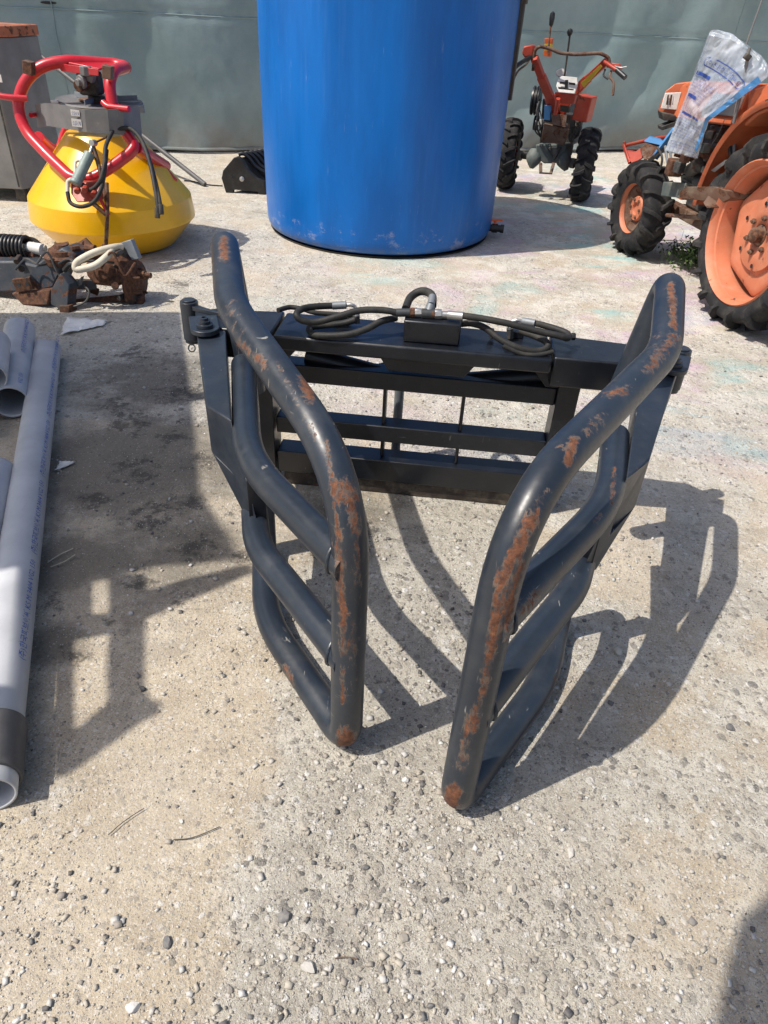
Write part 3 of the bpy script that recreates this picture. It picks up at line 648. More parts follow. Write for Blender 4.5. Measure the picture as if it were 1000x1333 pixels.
# ------------------------------------------------------------------ tyres and wheels
def tyre_profile(R, rr, W):
    return [(rr-.005, .40), (rr+.012, .44), (rr+(R-rr)*.35, .50), (rr+(R-rr)*.62, .505), (R-(R-rr)*.16, .46), (R-.012, .38), (R-.003, .22), (R, 0)]
def tyre(parent, c, ax, R, rr, W, nl, lh, lw, name='tyre', flip=1, label=None, seg=64):
    ax = Vector(ax).normalized(); P = [(r, t*W) for r, t in tyre_profile(R-lh, rr, W)]
    full = P + [(r, -t) for r, t in P[::-1][1:]]
    g = G(); g.lathe(full, c, ax, seg); ty = obj(name, g, M['rubber'], parent, ang=50, label=label)
    # one lug following the cross section from crown to shoulder, then shared
    g = G(); pr = P[::-1]; rings = []
    cum = [0]; 
    for a_, b_ in zip(pr, pr[1:]): cum.append(cum[-1]+math.hypot(a_[0]-b_[0], a_[1]-b_[1]))
    tot = cum[5]                      # down to mid sidewall
    n_ = 9; dth = 1.45*W/R*.42
    for k in range(n_):
        s = -.03*tot + (tot*1.02)*k/(n_-1); s_ = max(0, s)
        j = max(i for i in range(6) if cum[i] <= s_+1e-9); j = min(j, 5); f = (s_-cum[j])/(cum[j+1]-cum[j])
        r = pr[j][0]*(1-f)+pr[j+1][0]*f; z = pr[j][1]*(1-f)+pr[j+1][1]*f
        if s < 0: z = s
        tr, tz = pr[j+1][0]-pr[j][0], pr[j+1][1]-pr[j][1]; l_ = math.hypot(tr, tz); nr, nzz = tz/l_, -tr/l_
        th = dth*(k/(n_-1))*(1.0-.25*k/(n_-1)); hh = lh*(1 if k < n_-2 else (.8 if k == n_-2 else .25))
        rings.append((r, z, nr, nzz, th, hh))
    vs = []
    for (r, z, nr, nzz, th, hh) in rings:
        for off, up in ((-lw*.55, -.004), (lw*.55, -.004), (lw*.33, hh), (-lw*.33, hh)):
            rad = r+nr*up; zz = z+nzz*up; tt = th + off/R
            vs.append((rad*math.cos(tt), rad*math.sin(tt), zz))
    fs = []
    for k in range(n_-1):
        for e in range(4): fs.append((k*4+e, k*4+(e+1) % 4, (k+1)*4+(e+1) % 4, (k+1)*4+e))
    fs += [(0,1,2,3), ((n_-1)*4+3, (n_-1)*4+2, (n_-1)*4+1, (n_-1)*4)]
    g.add(vs, fs); me = raw('tread_lug', g, M['rubber'], 30)
    Bm = basis(ax, c)
    for k in range(nl):
        inst('tread_lug', me, ty, Bm @ Matrix.Rotation(flip*2*PI*k/nl, 4, 'Z') @ (Matrix.Identity(4) if flip > 0 else Matrix.Scale(1, 4)))
        inst('tread_lug', me, ty, Bm @ Matrix.Rotation(2*PI*(k+.5)/nl, 4, 'Z') @ Matrix.Diagonal((1, 1, -1, 1)))
    return ty

# ------------------------------------------------------------------ walking tractor
WT = thing('walking_tractor', 'red two wheeled walking tractor parked between the blue tank and the tarpaulin', 'walking tractor', V(1.365, 7.55, 0))
wa = V(.873, -.487, 0); wf = V(.487, .873, 0)
wl, wr_ = V(1.02, 7.73, .316), V(1.70, 7.36, .316)
wt = V(.972, -.235, 0)
for c, s in ((wl, -1), (wr_, 1)):
    tyre(WT, c, wt*s, .318, .16, .165, 15, .020, .036)
    g = G(); g.lathe([(.155,.052),(.148,.056),(.140,.03),(.10,.01),(.04,.012),(0,.012)], c, wt*s, 32); rim = obj('rim', g, M['tred'], WT)
    g = G(); g.lathe([(.155,-.052),(.148,-.056),(.140,-.03),(.10,-.01),(.04,-.012),(0,-.012)], c, wt*s, 32); obj('rim', g, M['tred'], WT)
def wobj(name, g, mat, bevel=.003, parent=None, **k): return obj(name, g, M[mat], parent or WT, bevel=bevel, **k)
c0 = (wl+wr_)/2
g = G(); g.cyl(wl, wl.lerp(wr_, .32), .026).cyl(wr_, wr_.lerp(wl, .32), .026); wobj('axle', g, 'tdark', 0)
for c, s in ((wl, 1), (wr_, -1)):
    g = G(); g.cyl(c+wa*s*.10, c+wa*s*.14, .045, seg=12); wobj('hub', g, 'gear')
D = 7.35
def quad(pts, th=V(0,.04,0)): return G().prism([at(*p) for p in pts], th)
for px, s in ((692, 1), (737, -1)):
    g = G(); tp = at(px+s*6, 195, 7.45); bt = at(px, 222 if s < 0 else 219, 7.4)
    g.tube([tp, tp.lerp(bt, .35), tp.lerp(bt, .6), tp.lerp(bt, .85), bt], [.055, .075, .070, .040, .018], 20); wobj('final_drive', g, 'gear', 0)
g = quad([(697,188,7.38),(738,188,7.38),(735,206,7.38),(722,213,7.38),(708,213,7.38),(699,206,7.38)], wf*.22); wobj('gearbox', g, 'gear', .01)
g = quad([(712,192,7.36),(731,192,7.36),(722,208,7.36)], wf*.03); wobj('gearbox_cover', g, 'engine', .004)
for a_, b_ in (((704,212,7.36),(704,226,7.30)), ((721,212,7.36),(717,226,7.30))):
    g = G().beam(at(*a_), at(*b_), .03, .012); wobj('drawbar_lug', g, 'brown')
g = G().beam(at(703,225,7.3), at(719,226,7.3), .02, .012); wobj('drawbar_pin', g, 'tdark')
# open rusty tray under the handles
g = quad([(708,160,7.2),(741,168,7.2),(734,189,7.24),(704,184,7.24)], wf*.03); wobj('tray_front', g, 'brown', .006)
g = quad([(712,145,7.25),(742,150,7.25),(741,168,7.22),(708,160,7.22)], wf*.20); wobj('tray_box', g, 'tdark', .006)
g = quad([(717,147,7.2),(738,150,7.2),(736,166,7.18),(719,162,7.18)], wf*.012); wobj('tray_panel', g, 'brown', .002)
# swept handle beams
for pts in ([(722,150,7.28),(716,126,7.20),(705,100,7.05),(696,76,6.95)], [(728,150,7.28),(742,126,7.18),(765,103,7.02),(790,80,6.90)]):
    P = [at(*p) for p in pts]
    g = G()
    for i in range(len(P)-1): g.beam(P[i], P[i+1]+(P[i+1]-P[i])*.04, .085-.014*i, .05, wf)
    wobj('handle_beam', g, 'tred', .006)
g = quad([(756,108,6.98),(782,84,6.86),(784,87,6.86),(760,114,6.98)], wf*.006); wobj('yellow_strip', g, 'yel2', .001)
g = G().tube([at(*p) for p in ((694,92,6.97),(696,66,6.95),(702,60,6.94),(716,63,6.93),(728,69,6.92),(750,71,6.90),(782,69,6.88),(794,76,6.87),(792,88,6.87))], .0135, 14, .04); wobj('cross_handle', g, 'brown', 0)
# left switch box, left grip
g = quad([(681,60,6.95),(693,58,6.95),(695,72,6.95),(683,76,6.95),(679,70,6.95)], wf*.08); wobj('switch_box', g, 'tred', .012)
g = G().tube([at(*p) for p in ((692,74,6.95),(684,78,6.92),(675,84,6.85),(668,90,6.8))], .017, 12); wobj('hand_grip', g, 'blackpl', 0)
g = G().tube(spline([at(*p) for p in ((690,76,6.95),(685,84,6.9),(675,92,6.85),(669,103,6.8))], 5), .008, 8); wobj('clutch_lever', g, 'brown', 0)
g = G().tube([at(*p) for p in ((786,80,6.88),(798,88,6.84),(804,92,6.80))], .016, 12); wobj('handle_tube', g, 'tred', 0)
g = G().tube([at(*p) for p in ((803,91,6.80),(814,101,6.72))], .021, 14); wobj('hand_grip', g, 'blackpl', 0)
g = quad([(795,82,6.88),(806,83,6.85),(809,90,6.84),(798,94,6.85)], wf*.04); wobj('lever_clamp', g, 'tred', .004)
g = G().tube(spline([at(*p) for p in ((796,92,6.86),(794,100,6.84),(799,108,6.80),(798,124,6.76))], 5), .010, 8); wobj('clutch_lever', g, 'brown', 0)
g = G().tube(spline([at(*p) for p in ((800,86,6.85),(808,88,6.83),(816,87,6.80))], 5), .006, 8); wobj('throttle_lever', g, 'zinc', 0)
g = G().tube(spline([at(*p) for p in ((788,90,6.9),(786,98,6.88),(792,103,6.86))], 5), .008, 8); wobj('cable_bracket', g, 'engine', 0)
# gear levers
g = G().tube([at(*p) for p in ((713,70,6.97),(717,34,7.0))], .008, 8); wobj('main_lever', g, 'brown', 0)
a_, b_ = at(717,36,7.0), at(720,15,7.02)
g = G().lathe([(.006,0),(.017,.02),(.022,(b_-a_).length*.6),(.019,(b_-a_).length*.9),(.006,(b_-a_).length)], a_, b_-a_, 16); wobj('lever_knob', g, 'blackpl', 0)
g = quad([(709,50,6.98),(719,50,6.98),(718,57,6.98),(709,57,6.98)], wf*.04); wobj('lever_box', g, 'orplast', .003)
g = quad([(709,57,6.98),(718,57,6.98),(717,66,6.98),(708,66,6.98)], wf*.04); wobj('lever_label', g, 'yel2', .002)
g = quad([(708,66,6.98),(717,66,6.98),(716,74,6.98),(707,73,6.98)], wf*.04); wobj('lever_base', g, 'orplast', .002)
g = G().tube([at(*p) for p in ((734,106,7.05),(742,46,6.98))], .008, 8); wobj('shift_lever', g, 'tdark', 0)
g = G().lathe([(0,-.03),(.012,-.026),(.022,-.008),(.024,.006),(.018,.02),(0,.027)], at(742,42,6.98), V(0,0,1), 16); wobj('lever_knob', g, 'blackpl', 0)
# shift gate with its slots
g = quad([(726,104,6.98),(731,99,7.0),(751,101,7.0),(752,108,6.98),(748,122,6.94),(727,120,6.94),(724,112,6.96)], wf*.02); gt = wobj('shift_gate', g, 'white', .003)
for pts in ([(729,106),(738,107),(738,110),(729,109)], [(741,107),(749,108),(749,111),(741,110)], [(727,113),(736,114),(736,117),(727,116)], [(739,115),(747,116),(747,119),(739,118)], [(736,104),(740,104),(739,120),(735,120)]):
    g = quad([(x, y, 6.955) for x, y in pts], -wf*.004); wobj('gate_slot', g, 'blackpl', .0005, gt)
g = quad([(722,120,7.0),(750,123,7.0),(747,136,7.05),(724,134,7.05)], wf*.05); wobj('gate_housing', g, 'tred', .006)
g = G().tube([at(*p) for p in ((727,128,7.0),(723,148,7.1))], .018, 10); wobj('front_strut', g, 'tred', 0)
g = quad([(729,137,7.08),(741,139,7.08),(740,147,7.1),(729,145,7.1)], wf*.03); wobj('cover_plate', g, 'tdark', .004)
rb = wobj('side_box', quad([(752,123,7.15),(771,127,7.15),(763,160,7.2),(744,156,7.2)], wf*.16), 'tred', .008)
g = quad([(723,93,7.05),(731,88,7.05),(737,95,7.05),(731,103,7.05),(724,99,7.05)], wf*.05); wobj('white_rag', g, 'white', .01)
# engine block, belt wheel and belts in front
g = G().lathe([(.02,-.03),(.10,-.03),(.115,-.035),(.118,-.02),(.105,-.014),(.105,-.004),(.118,.0),(.118,.01),(.105,.014),(.105,.024),(.12,.03),(.11,.036),(.02,.03)], at(698,131,7.5), wa*.9+wf*.2, 32); wobj('belt_wheel', g, 'blackpl', 0)
g = G().lathe([(.02,-.02),(.06,-.02),(.065,0),(.06,.02),(.02,.02)], at(698,160,7.55), wa*.9+wf*.2, 24); wobj('pulley', g, 'tdark', 0)
g = quad([(706,128,7.55),(742,130,7.55),(744,190,7.5),(702,188,7.5)], wf*.35); wobj('engine_block', g, 'engine', .015)
g = quad([(748,156,7.35),(756,158,7.35),(750,178,7.35),(741,186,7.38),(739,176,7.38)], wf*.1); wobj('engine_side', g, 'engine', .01)
g = quad([(709,137,7.2),(717,137,7.2),(716,157,7.22),(708,156,7.22)], wf*.03); wobj('blue_tag', g, 'lblue', .003)
g = quad([(697,157,7.4),(707,155,7.4),(706,163,7.4),(698,163,7.4)], wf*.03); wobj('clamp_block', g, 'white', .003)
for k in range(6):
    x0 = 703+random.uniform(-4, 5); g = G().tube(spline([at(x0, 132+k*3, 7.35), at(x0+random.uniform(-5,5), 148+k*3, 7.3), at(x0+random.uniform(-3,6), 166+k*2, 7.35), at(708, 182, 7.4)], 5), .006, 8); wobj('cable', g, 'engine', 0)
for k in range(4):
    x0 = 750+k*2; g = G().tube(spline([at(x0, 160, 7.3), at(x0-2, 170+k, 7.28), at(x0-8, 180, 7.3)], 5), .006, 8); wobj('cable', g, 'tdark', 0)
for k in range(9):   # chain of links down the right side
    p = at(757-k*1.6, 154+k*4.0, 7.28); g = G().box(p, (.022, .016, .026)); wobj('chain_link', g, 'tdark', .004)
g = G().beam(at(733,175,7.8), at(738,130,7.9), .20, .22, wf); wobj('engine_cowl', g, 'tdark', .02)

# ------------------------------------------------------------------ orange tractor
OT = thing('compact_tractor', 'faded orange compact tractor with a bare engine parked at the right edge', 'tractor', V(2.3, 4.9, 0))
hd = V(-.165, .986, 0).normalized(); ha = V(-.986, -.165, 0).normalized()    # heading, and the left-hand normal
def oobj(name, g, mat, bevel=.003, parent=None, **k): return obj(name, g, M[mat], parent or OT, bevel=bevel, **k)
def oq(pts, th): return G().prism([at(*p) for p in pts], th)
RW = V(2.055, 4.22, .515)
def rear_wheel(c, ax):
    tyre(OT, c, ax, .525, .368, .250, 17, .038, .044, 'rear_tyre', seg=96)
    g = G(); g.lathe([(.350,-.115),(.380,-.125),(.364,-.10),(.347,-.06),(.337,0),(.345,.05),(.347,.072),(.357,.078),(.360,.098),(.378,.122),(.386,.114)], c, ax, 72); rim = oobj('rear_rim', g, 'rimor', 0)
    # dished centre: a six cornered plate, dark openings between it and the rim
    Bm = basis(ax, c); g = G(); outer = []; n_ = 72
    prof = [(1.0,-.012),(.97,-.004),(.86,.004),(.66,-.004),(.64,.022),(.42,.030),(.20,.030)]
    vs = []
    for f, h in prof:
        for k in range(n_):
            t = 2*PI*k/n_; lob = min(.332, .296/math.cos(((t+.3) % (PI/3))-PI/6)); r = lob*f if f > .65 else .30*f
            vs.append(Bm @ V(r*math.cos(t), r*math.sin(t), h))
    fs = [(i*n_+k, i*n_+(k+1) % n_, (i+1)*n_+(k+1) % n_, (i+1)*n_+k) for i in range(len(prof)-1) for k in range(n_)]
    g.add(vs, fs); dsk = oobj('wheel_disc', g, 'rimor', 0)
    md = dsk.modifiers.new('t', 'SOLIDIFY'); md.thickness = .006
    bm_ = raw('wheel_bolt', G().lathe([(0,.0),(.016,0),(.016,.012),(.008,.016),(.008,.024),(0,.024)], V(0,0,0), V(0,0,1), 6), M['brown'])
    hm = raw('disc_hole', G().lathe([(0,0),(.012,0),(.012,.001),(0,.001)], V(0,0,0), V(0,0,1), 12), M['blackpl'])
    for k in range(6):
        t = 2*PI*k/6+.4; inst('wheel_bolt', bm_, dsk, Bm @ Matrix.Translation((.095*math.cos(t), .095*math.sin(t), .036)))
        t += .3; inst('disc_hole', hm, dsk, Bm @ Matrix.Translation((.165*math.cos(t), .165*math.sin(t), .034)))
    g = G().lathe([(0,.085),(.028,.083),(.042,.07),(.045,.035),(.056,.030)], c, ax, 28); oobj('hub_cap', g, 'brown', 0)
    # axle and brake drum behind
    g = G().cyl(c-ax*.10, c-ax*.42, .075, seg=24); oobj('axle_housing', g, 'engine', .004)
rear_wheel(RW, ha)
rear_wheel(RW - ha*.86, -ha)
FWc = V(1.765, 5.64, .322); fax = V(-.97, -.22, 0).normalized()
def front_wheel(c, ax):
    tyre(OT, c, ax, .328, .175, .180, 14, .028, .036, 'front_tyre')
    g = G(); g.lathe([(.165,-.06),(.188,-.066),(.172,-.045),(.160,0),(.168,.04),(.176,.058),(.186,.066),(.192,.06)], c, ax, 48); oobj('front_rim', g, 'rimor', 0)
    g = G(); g.lathe([(.165,.030),(.150,.034),(.105,.012),(.085,.012)], c, ax, 48); oobj('rim_dish', g, 'brown', 0)
    g = G(); g.lathe([(.088,.014),(.080,.030),(.045,.032),(.042,.014),(0,.014)], c, ax, 32); hb = oobj('hub_flange', g, 'rimor', 0)
    Bm = basis(ax, c); bm_ = raw('wheel_bolt', G().lathe([(0,0),(.010,0),(.010,.012),(0,.014)], V(0,0,0), V(0,0,1), 6), M['brown'])
    for k in range(6):
        t = 2*PI*k/6; inst('wheel_bolt', bm_, hb, Bm @ Matrix.Translation((.064*math.cos(t), .064*math.sin(t), .030)))
    g = G().cyl(c-ax*.05, c-ax*.20, .05, seg=20); oobj('knuckle', g, 'engine', .004)
front_wheel(FWc, fax); front_wheel(FWc - ha*.86+V(0,0,0), -ha)
# fender: curved strip over the rear wheel with an outer lip
def fender(c, ax, sgn):
    Bm = basis(ax, c); vs = []; n_ = 28
    # angles measured in wheel plane; u horizontal, v up
    for k in range(n_):
        t = math.radians(178 - 150*k/(n_-1)) if True else 0
        r = .62 + .05*math.sin(PI*k/(n_-1))
        if sgn > 0: cs = (math.cos(t)*r, math.sin(t)*r)
        else: cs = (-math.cos(t)*r, math.sin(t)*r)
        for rr_, z in ((r-.035, .12), (r, .125), (r+.004, .06), (r+.004, -.16), (r-.42, -.165)):
            f = rr_/r; vs.append(Bm @ V(cs[0]*f, cs[1]*f, z))
    fs = [(k*5+e, k*5+e+1, (k+1)*5+e+1, (k+1)*5+e) for k in range(n_-1) for e in range(4)]
    g = G().add(vs, fs); o = oobj('fender', g, 'orange', 0); md = o.modifiers.new('t', 'SOLIDIFY'); md.thickness = .004; md.offset = 0; return o
fender(RW, ha, 1 if (basis(ha, RW) @ V(-1,0,0) - RW).dot(hd) > 0 else -1)
fender(RW-ha*.86, -ha, 1 if (basis(-ha, RW) @ V(-1,0,0) - RW).dot(hd) > 0 else -1)
cl_ = lambda f, s, h: V(2.32, 4.9, h) + hd*f - ha*s      # local: f forward, s to the tractor's right
def cbox(f0, f1, s0, s1, h0, h1): return G().prism([cl_(f0,s0,h0), cl_(f1,s0,h0), cl_(f1,s1,h0), cl_(f0,s1,h0)], V(0,0,h1-h0))
# chassis, engine, gearbox
oobj('gearbox_housing', cbox(-.75,-.05,-.16,.16,.30,.62), 'engine', .02)
oobj('engine_block', cbox(-.25,.66,-.17,.17,.38,.93), 'engine', .02)
oobj('chassis_rail', cbox(-.25,.85,-.20,-.14,.30,.38), 'brown', .006); oobj('chassis_rail', cbox(-.25,.85,.14,.20,.30,.38), 'brown', .006)
oobj('front_axle_beam', G().beam(FWc+V(.12,.0,.0), FWc-ha*.80, .07, .07), 'engine', .01)
oobj('footplate', oq([(884,250,4.75),(884,258,4.72),(940,264,4.55),(952,258,4.5),(945,248,4.5),(930,243,4.55),(893,243,4.75)], -ha*.25), 'brown', .004)
oobj('step_bracket', oq([(922,254,4.6),(933,252,4.6),(932,270,4.55),(920,271,4.55),(915,264,4.6)], -ha*.04), 'brown', .004)
oobj('side_rail', G().beam(at(866,246,5.3), at(895,248,5.0), .05, .09), 'gear', .006)
oobj('lower_pipe', G().tube([at(868,280,5.25), at(905,283,5.0), at(935,286,4.8)], .013, 10), 'brown', 0)
oobj('radiator', cbox(.66,.74,-.17,.19,.45,.86), 'engine', .006)
oobj('battery_tray', cbox(.76,1.0,-.15,.15,.40,.44), 'orange', .004)
oobj('fan_shroud', cbox(.60,.645,-.14,.16,.50,.84), 'tdark', .006)
# cylinder head, exhaust manifold, hoses: what shows below the sack
for k in range(4):
    p = at(893+k*7, 201+k*1.0, 5.15); oobj('manifold_pipe', G().tube([p, p+V(.04,.05,.015), p+V(.09,.10,-.04)], .024, 12), 'rust', 0)
oobj('exhaust_manifold', G().tube([at(880,196,5.15), at(905,203,5.1), at(934,204,5.0)], .035, 14), 'rust', 0)
oobj('silencer', G().tube([at(912,200,4.98), at(945,208,4.85)], .045, 16), 'rust', .0)
oobj('oil_filter', G().cyl(at(899,222,5.0), at(909,215,4.9), .042), 'tdark', .004)
oobj('fuel_pump', G().box(at(878,218,5.1), (.09,.09,.10)), 'rust', .01)
oobj('starter_motor', G().cyl(at(905,235,5.0), at(945,240,4.85), .045), 'engine', .004)
oobj('pump_body', oq([(885,226,5.1),(915,228,5.0),(912,245,5.0),(886,243,5.1)], -ha*.08), 'gear', .01)
oobj('steering_rod', G().tube([at(868,222,5.35), at(905,226,5.05), at(945,228,4.75)], .011, 10), 'galv', 0)
for pts, r in ([((866,190,5.35),(868,205,5.3),(872,216,5.25),(885,215,5.2)), .009], [((872,196,5.25),(876,212,5.2),(890,212,5.15),(896,205,5.1)), .008], [((930,190,4.9),(925,212,4.9),(935,222,4.85),(948,212,4.8)), .007],
               [((905,206,5.0),(915,222,4.95),(930,228,4.9)), .010], [((856,192,5.5),(862,205,5.4),(860,220,5.4)), .008], [((955,178,4.75),(950,195,4.75),(956,215,4.7)), .010], [((948,170,4.8),(956,190,4.75),(950,215,4.75)), .012], [((890,232,5.05),(900,240,5.0),(918,243,4.95)), .007]):
    oobj('engine_hose', G().tube(spline([at(*p) for p in pts], 6), r, 8), random.choice(['engine', 'tdark', 'galv']), 0)
for k in range(34):
    p = at(random.uniform(880, 958), random.uniform(160, 242), random.uniform(4.85, 5.1)); s_ = random.uniform(.02, .055)
    oobj('engine_fitting', G().box(p, (s_, s_, s_*random.uniform(.5, 1.4)), Matrix.Rotation(random.uniform(0, 1.5), 3, 'Z')), random.choice(['engine', 'rust', 'tdark', 'engine', 'gear']), .006)
oobj('torn_sticker', oq([(925,222,4.8),(944,208,4.75),(952,206,4.75),(940,216,4.75),(930,224,4.8)], -ha*.004), 'white', .0005)
# hood with headlight
cl0 = cl_; cl_ = lambda f, s_, h: cl0(f, s_-.10, h)
hood = oobj('hood', G().add([cl_(.98,-.19,.90), cl_(.98,.21,.90), cl_(.98,.20,1.09), cl_(.98,-.18,1.09), cl_(.86,-.17,1.135), cl_(.86,.19,1.135), cl_(-.12,-.19,1.17), cl_(-.12,.21,1.17), cl_(-.12,-.20,.98), cl_(-.12,.22,.98), cl_(.55,-.20,.93), cl_(.55,.22,.93)],
    [(0,1,2,3),(3,2,5,4),(4,5,7,6),(0,3,4,6,8,10),(1,11,9,7,5,2),(6,7,9,8),(0,10,11,1),(10,8,9,11)]), 'orange', .012)
cl_ = cl0
oobj('hood_nose', oq([(855,145,5.80),(866,118,5.80),(879,108,5.80),(912,104,5.72),(908,153,5.72),(876,152,5.78)], -ha*.34), 'orange', .010)
oobj('headlight_panel', oq([(866,121,5.775),(887,120,5.745),(881,143,5.75),(860,141,5.78)], V(-.004,-.012,0)), 'white', .003, hood)
for k in range(3): oobj('headlight_crack', oq([(869+k*4,124,5.75),(871+k*4,123,5.75),(869+k*4,137,5.75),(867+k*4,136,5.75)], V(0,-.004,0)), 'rust', .0, hood)
oobj('bumper_block', oq([(862,146,5.7),(880,150,5.7),(882,158,5.7),(864,157,5.7)], V(0,.12,0)), 'tdark', .006)
oobj('bumper_arm', oq([(861,165,5.7),(880,158,5.7),(880,164,5.7),(862,170,5.7)], V(0,.10,0)), 'tdark', .004)
# dash panel and side tin below it
dp = oobj('dash_tin', oq([(905,151,4.95),(962,158,4.72),(975,120,4.70),(985,108,4.70),(930,108,4.95)], -ha*.35), 'orange', .008)
oobj('number_plate', oq([(912,146,4.92),(958,152,4.69),(968,125,4.67),(932,120,4.90)], -hd*.004+ha*.004), 'alu', .001, dp)
oobj('pale_decal', oq([(955,151,4.685),(959,152,4.685),(970,125,4.665),(961,124,4.665)], -hd*.004+ha*.006), 'white', .001, dp)
oobj('fender_top_tin', oq([(975,118,4.62),(1012,104,4.45),(1040,104,4.3),(1020,135,4.3),(985,150,4.5),(968,165,4.6)], -ha*.20), 'orange', .012)
oobj('seat_base', cbox(-.95,-.55,-.2,.2,.64,.74), 'orange', .03); oobj('seat', cbox(-1.0,-.55,-.2,.2,.745,.82), 'blackpl', .03)
oobj('seat_back', cbox(-1.04,-.96,-.2,.2,.825,1.1), 'blackpl', .03)
oobj('steering_column', G().cyl(cl_(-.15,0,1.08), cl_(-.40,0,1.22), .02), 'tdark', 0)
g = G().tube([cl_(-.42,0,1.24)+V(.17*math.cos(t), .15*math.sin(t), -.06*math.sin(t)) for t in np.linspace(0, 2*PI, 33)[:-1]], .013, 10, closed=True); oobj('steering_wheel', g, 'blackpl', 0)
oobj('lever_rod', G().tube([at(955,160,4.58), at(968,108,4.57), at(974,70,4.56), at(976,62,4.56)], .009, 10), 'alu', 0)
oobj('lever_clamp', G().box(at(973,74,4.55), (.035,.03,.03), Matrix.Rotation(.5, 3, 'Y')), 'tdark', .006)
oobj('wire', G().tube(spline([at(944,154,4.7), at(935,175,4.8), at(925,190,4.85)], 6), .002, 6), 'alu', 0)
# front bracket with blue piece
oobj('front_guard', G().tube([at(820,212,5.75), at(812,190,5.85), at(845,182,5.9), at(870,178,5.9)], .014, 10), 'tred', 0)
oobj('guard_post', G().tube([at(814,192,5.85), at(813,184,5.85)], .010, 8), 'tred', 0)
oobj('guard_web', oq([(812,195,5.84),(826,198,5.8),(838,190,5.8),(836,206,5.75),(824,213,5.72),(818,208,5.75)], V(.03,.04,0)), 'tred', .003)
oobj('bracket_plate', oq([(833,194,5.78),(845,182,5.8),(862,190,5.75),(848,207,5.7),(838,208,5.72)], V(.04,.05,0)), 'brown', .004)
oobj('blue_bracket', oq([(838,184,5.80),(845,178,5.82),(868,184,5.75),(864,190,5.72)], V(.02,.05,0)), 'lblue', .002)
oobj('blue_strut', G().beam(at(852,206,5.7), at(880,168,5.65), .05, .02, V(.3,-1,0)), 'lblue', .003)
oobj('strut', G().beam(at(843,212,5.7), at(866,190,5.68), .025, .03), 'tdark', .003)

# ------------------------------------------------------------------ plastic sack on the tractor
def bag_pt(u, v, side=1):
    "u left to right, v from mouth to bottom; front and back films"
    TL, TR_, BR, BL = at(922,46,4.75), at(1000,100,4.50), at(908,206,4.72), at(866,196,4.95)
    MR = at(922,158,4.62)
    R_ = TR_.lerp(MR, v/.55) if v < .55 else MR.lerp(BR, (v-.55)/.45)
    Lp = TL.lerp(at(893,125,4.88), v/.5) if v < .5 else at(893,125,4.88).lerp(BL, (v-.5)/.5)
    p = Lp.lerp(R_, u)
    n_ = V(-.45,-.85,.25).normalized()
    b = max(0, math.sin(PI*u))**.6*(.02+.035*math.sin(PI*min(1, v*1.05))) if side > 0 else -math.sin(PI*u)*.03
    w_ = .016*nz(u*3, v*5, 1.0, 2) + .020*nz(u*7+v*3, v*4, 1.3, 6) + .012*abs(nz(u*9-v*8, v*5+u*4, 1.2, 16)) - .010*abs(nz(u*5+v*14, u*12, 1.0, 26)) + .018*math.exp(-((v-.48-.25*u)/.05)**2)*math.sin(PI*u) - .02*math.exp(-((v-.58-.2*u)/.06)**2)*math.sin(PI*u)
    return p + n_*(b + w_*side) + V(.02,0,.038)*math.sin(PI*u)*(1-v)**3
BG = thing('plastic_sack', 'clear plastic sack with blue print draped over the orange tractor', 'sack', at(885,200,4.8))
g = G(); nu, nv = 64, 84; vs = [bag_pt(i/nu, j/nv) for j in range(nv+1) for i in range(nu+1)]
g.add(vs, [(j*(nu+1)+i, j*(nu+1)+i+1, (j+1)*(nu+1)+i+1, (j+1)*(nu+1)+i) for j in range(nv) for i in range(nu)]); obj('front_film', g, M['bag'], BG, ang=180)
g = G(); vs = [bag_pt(i/nu, j/nv, -1) for j in range(nv+1) for i in range(nu+1)]
g.add(vs, [(j*(nu+1)+i, j*(nu+1)+i+1, (j+1)*(nu+1)+i+1, (j+1)*(nu+1)+i) for j in range(nv) for i in range(nu)]); obj('back_film', g, M['bag'], BG, ang=180)
def text_mesh(s, size=1):
    cu = bpy.data.curves.new('t', 'FONT'); cu.body = s; cu.size = size; cu.resolution_u = 1
    o = bpy.data.objects.new('t', cu); COL.objects.link(o); dg = bpy.context.evaluated_depsgraph_get()
    me = bpy.data.meshes.new_from_object(o.evaluated_get(dg)); vs = [v.co.copy() for v in me.vertices]; fs = [tuple(p.vertices) for p in me.polygons]
    bpy.data.objects.remove(o); bpy.data.curves.remove(cu); bpy.data.meshes.remove(me); return vs, fs
def bag_text(g, s, u0, v0, size, dv=.0, slant=0):
    vs, fs = text_mesh(s)
    aspect = .9
    g.add([bag_pt(min(1, max(0, u0+p.x*size)), v0-p.y*size*aspect*.62+slant*p.x*size) + V(-.45,-.85,.25)*.008 for p in vs], fs)
def bag_poly(g, uv): g.add([bag_pt(u, v)+V(-.45,-.85,.25)*.007 for u, v in uv], [tuple(range(len(uv)))])
g = G(); bag_text(g, '(주)친환경유기질비료', .16, .215, .078)
ring = [(.12+.0*0, .19)]
def strip(g, pts, w):
    for (u0, v0), (u1, v1) in zip(pts, pts[1:]):
        d_ = math.hypot(u1-u0, v1-v0) or 1; nx_, ny_ = -(v1-v0)/d_*w, (u1-u0)/d_*w
        for k in range(4):
            a0, a1 = k/4, (k+1)/4; f = lambda t: (u0+(u1-u0)*t, v0+(v1-v0)*t)
            p, q = f(a0), f(a1); bag_poly(g, [(p[0]-nx_, p[1]-ny_), (q[0]-nx_, q[1]-ny_), (q[0]+nx_, q[1]+ny_), (p[0]+nx_, p[1]+ny_)])
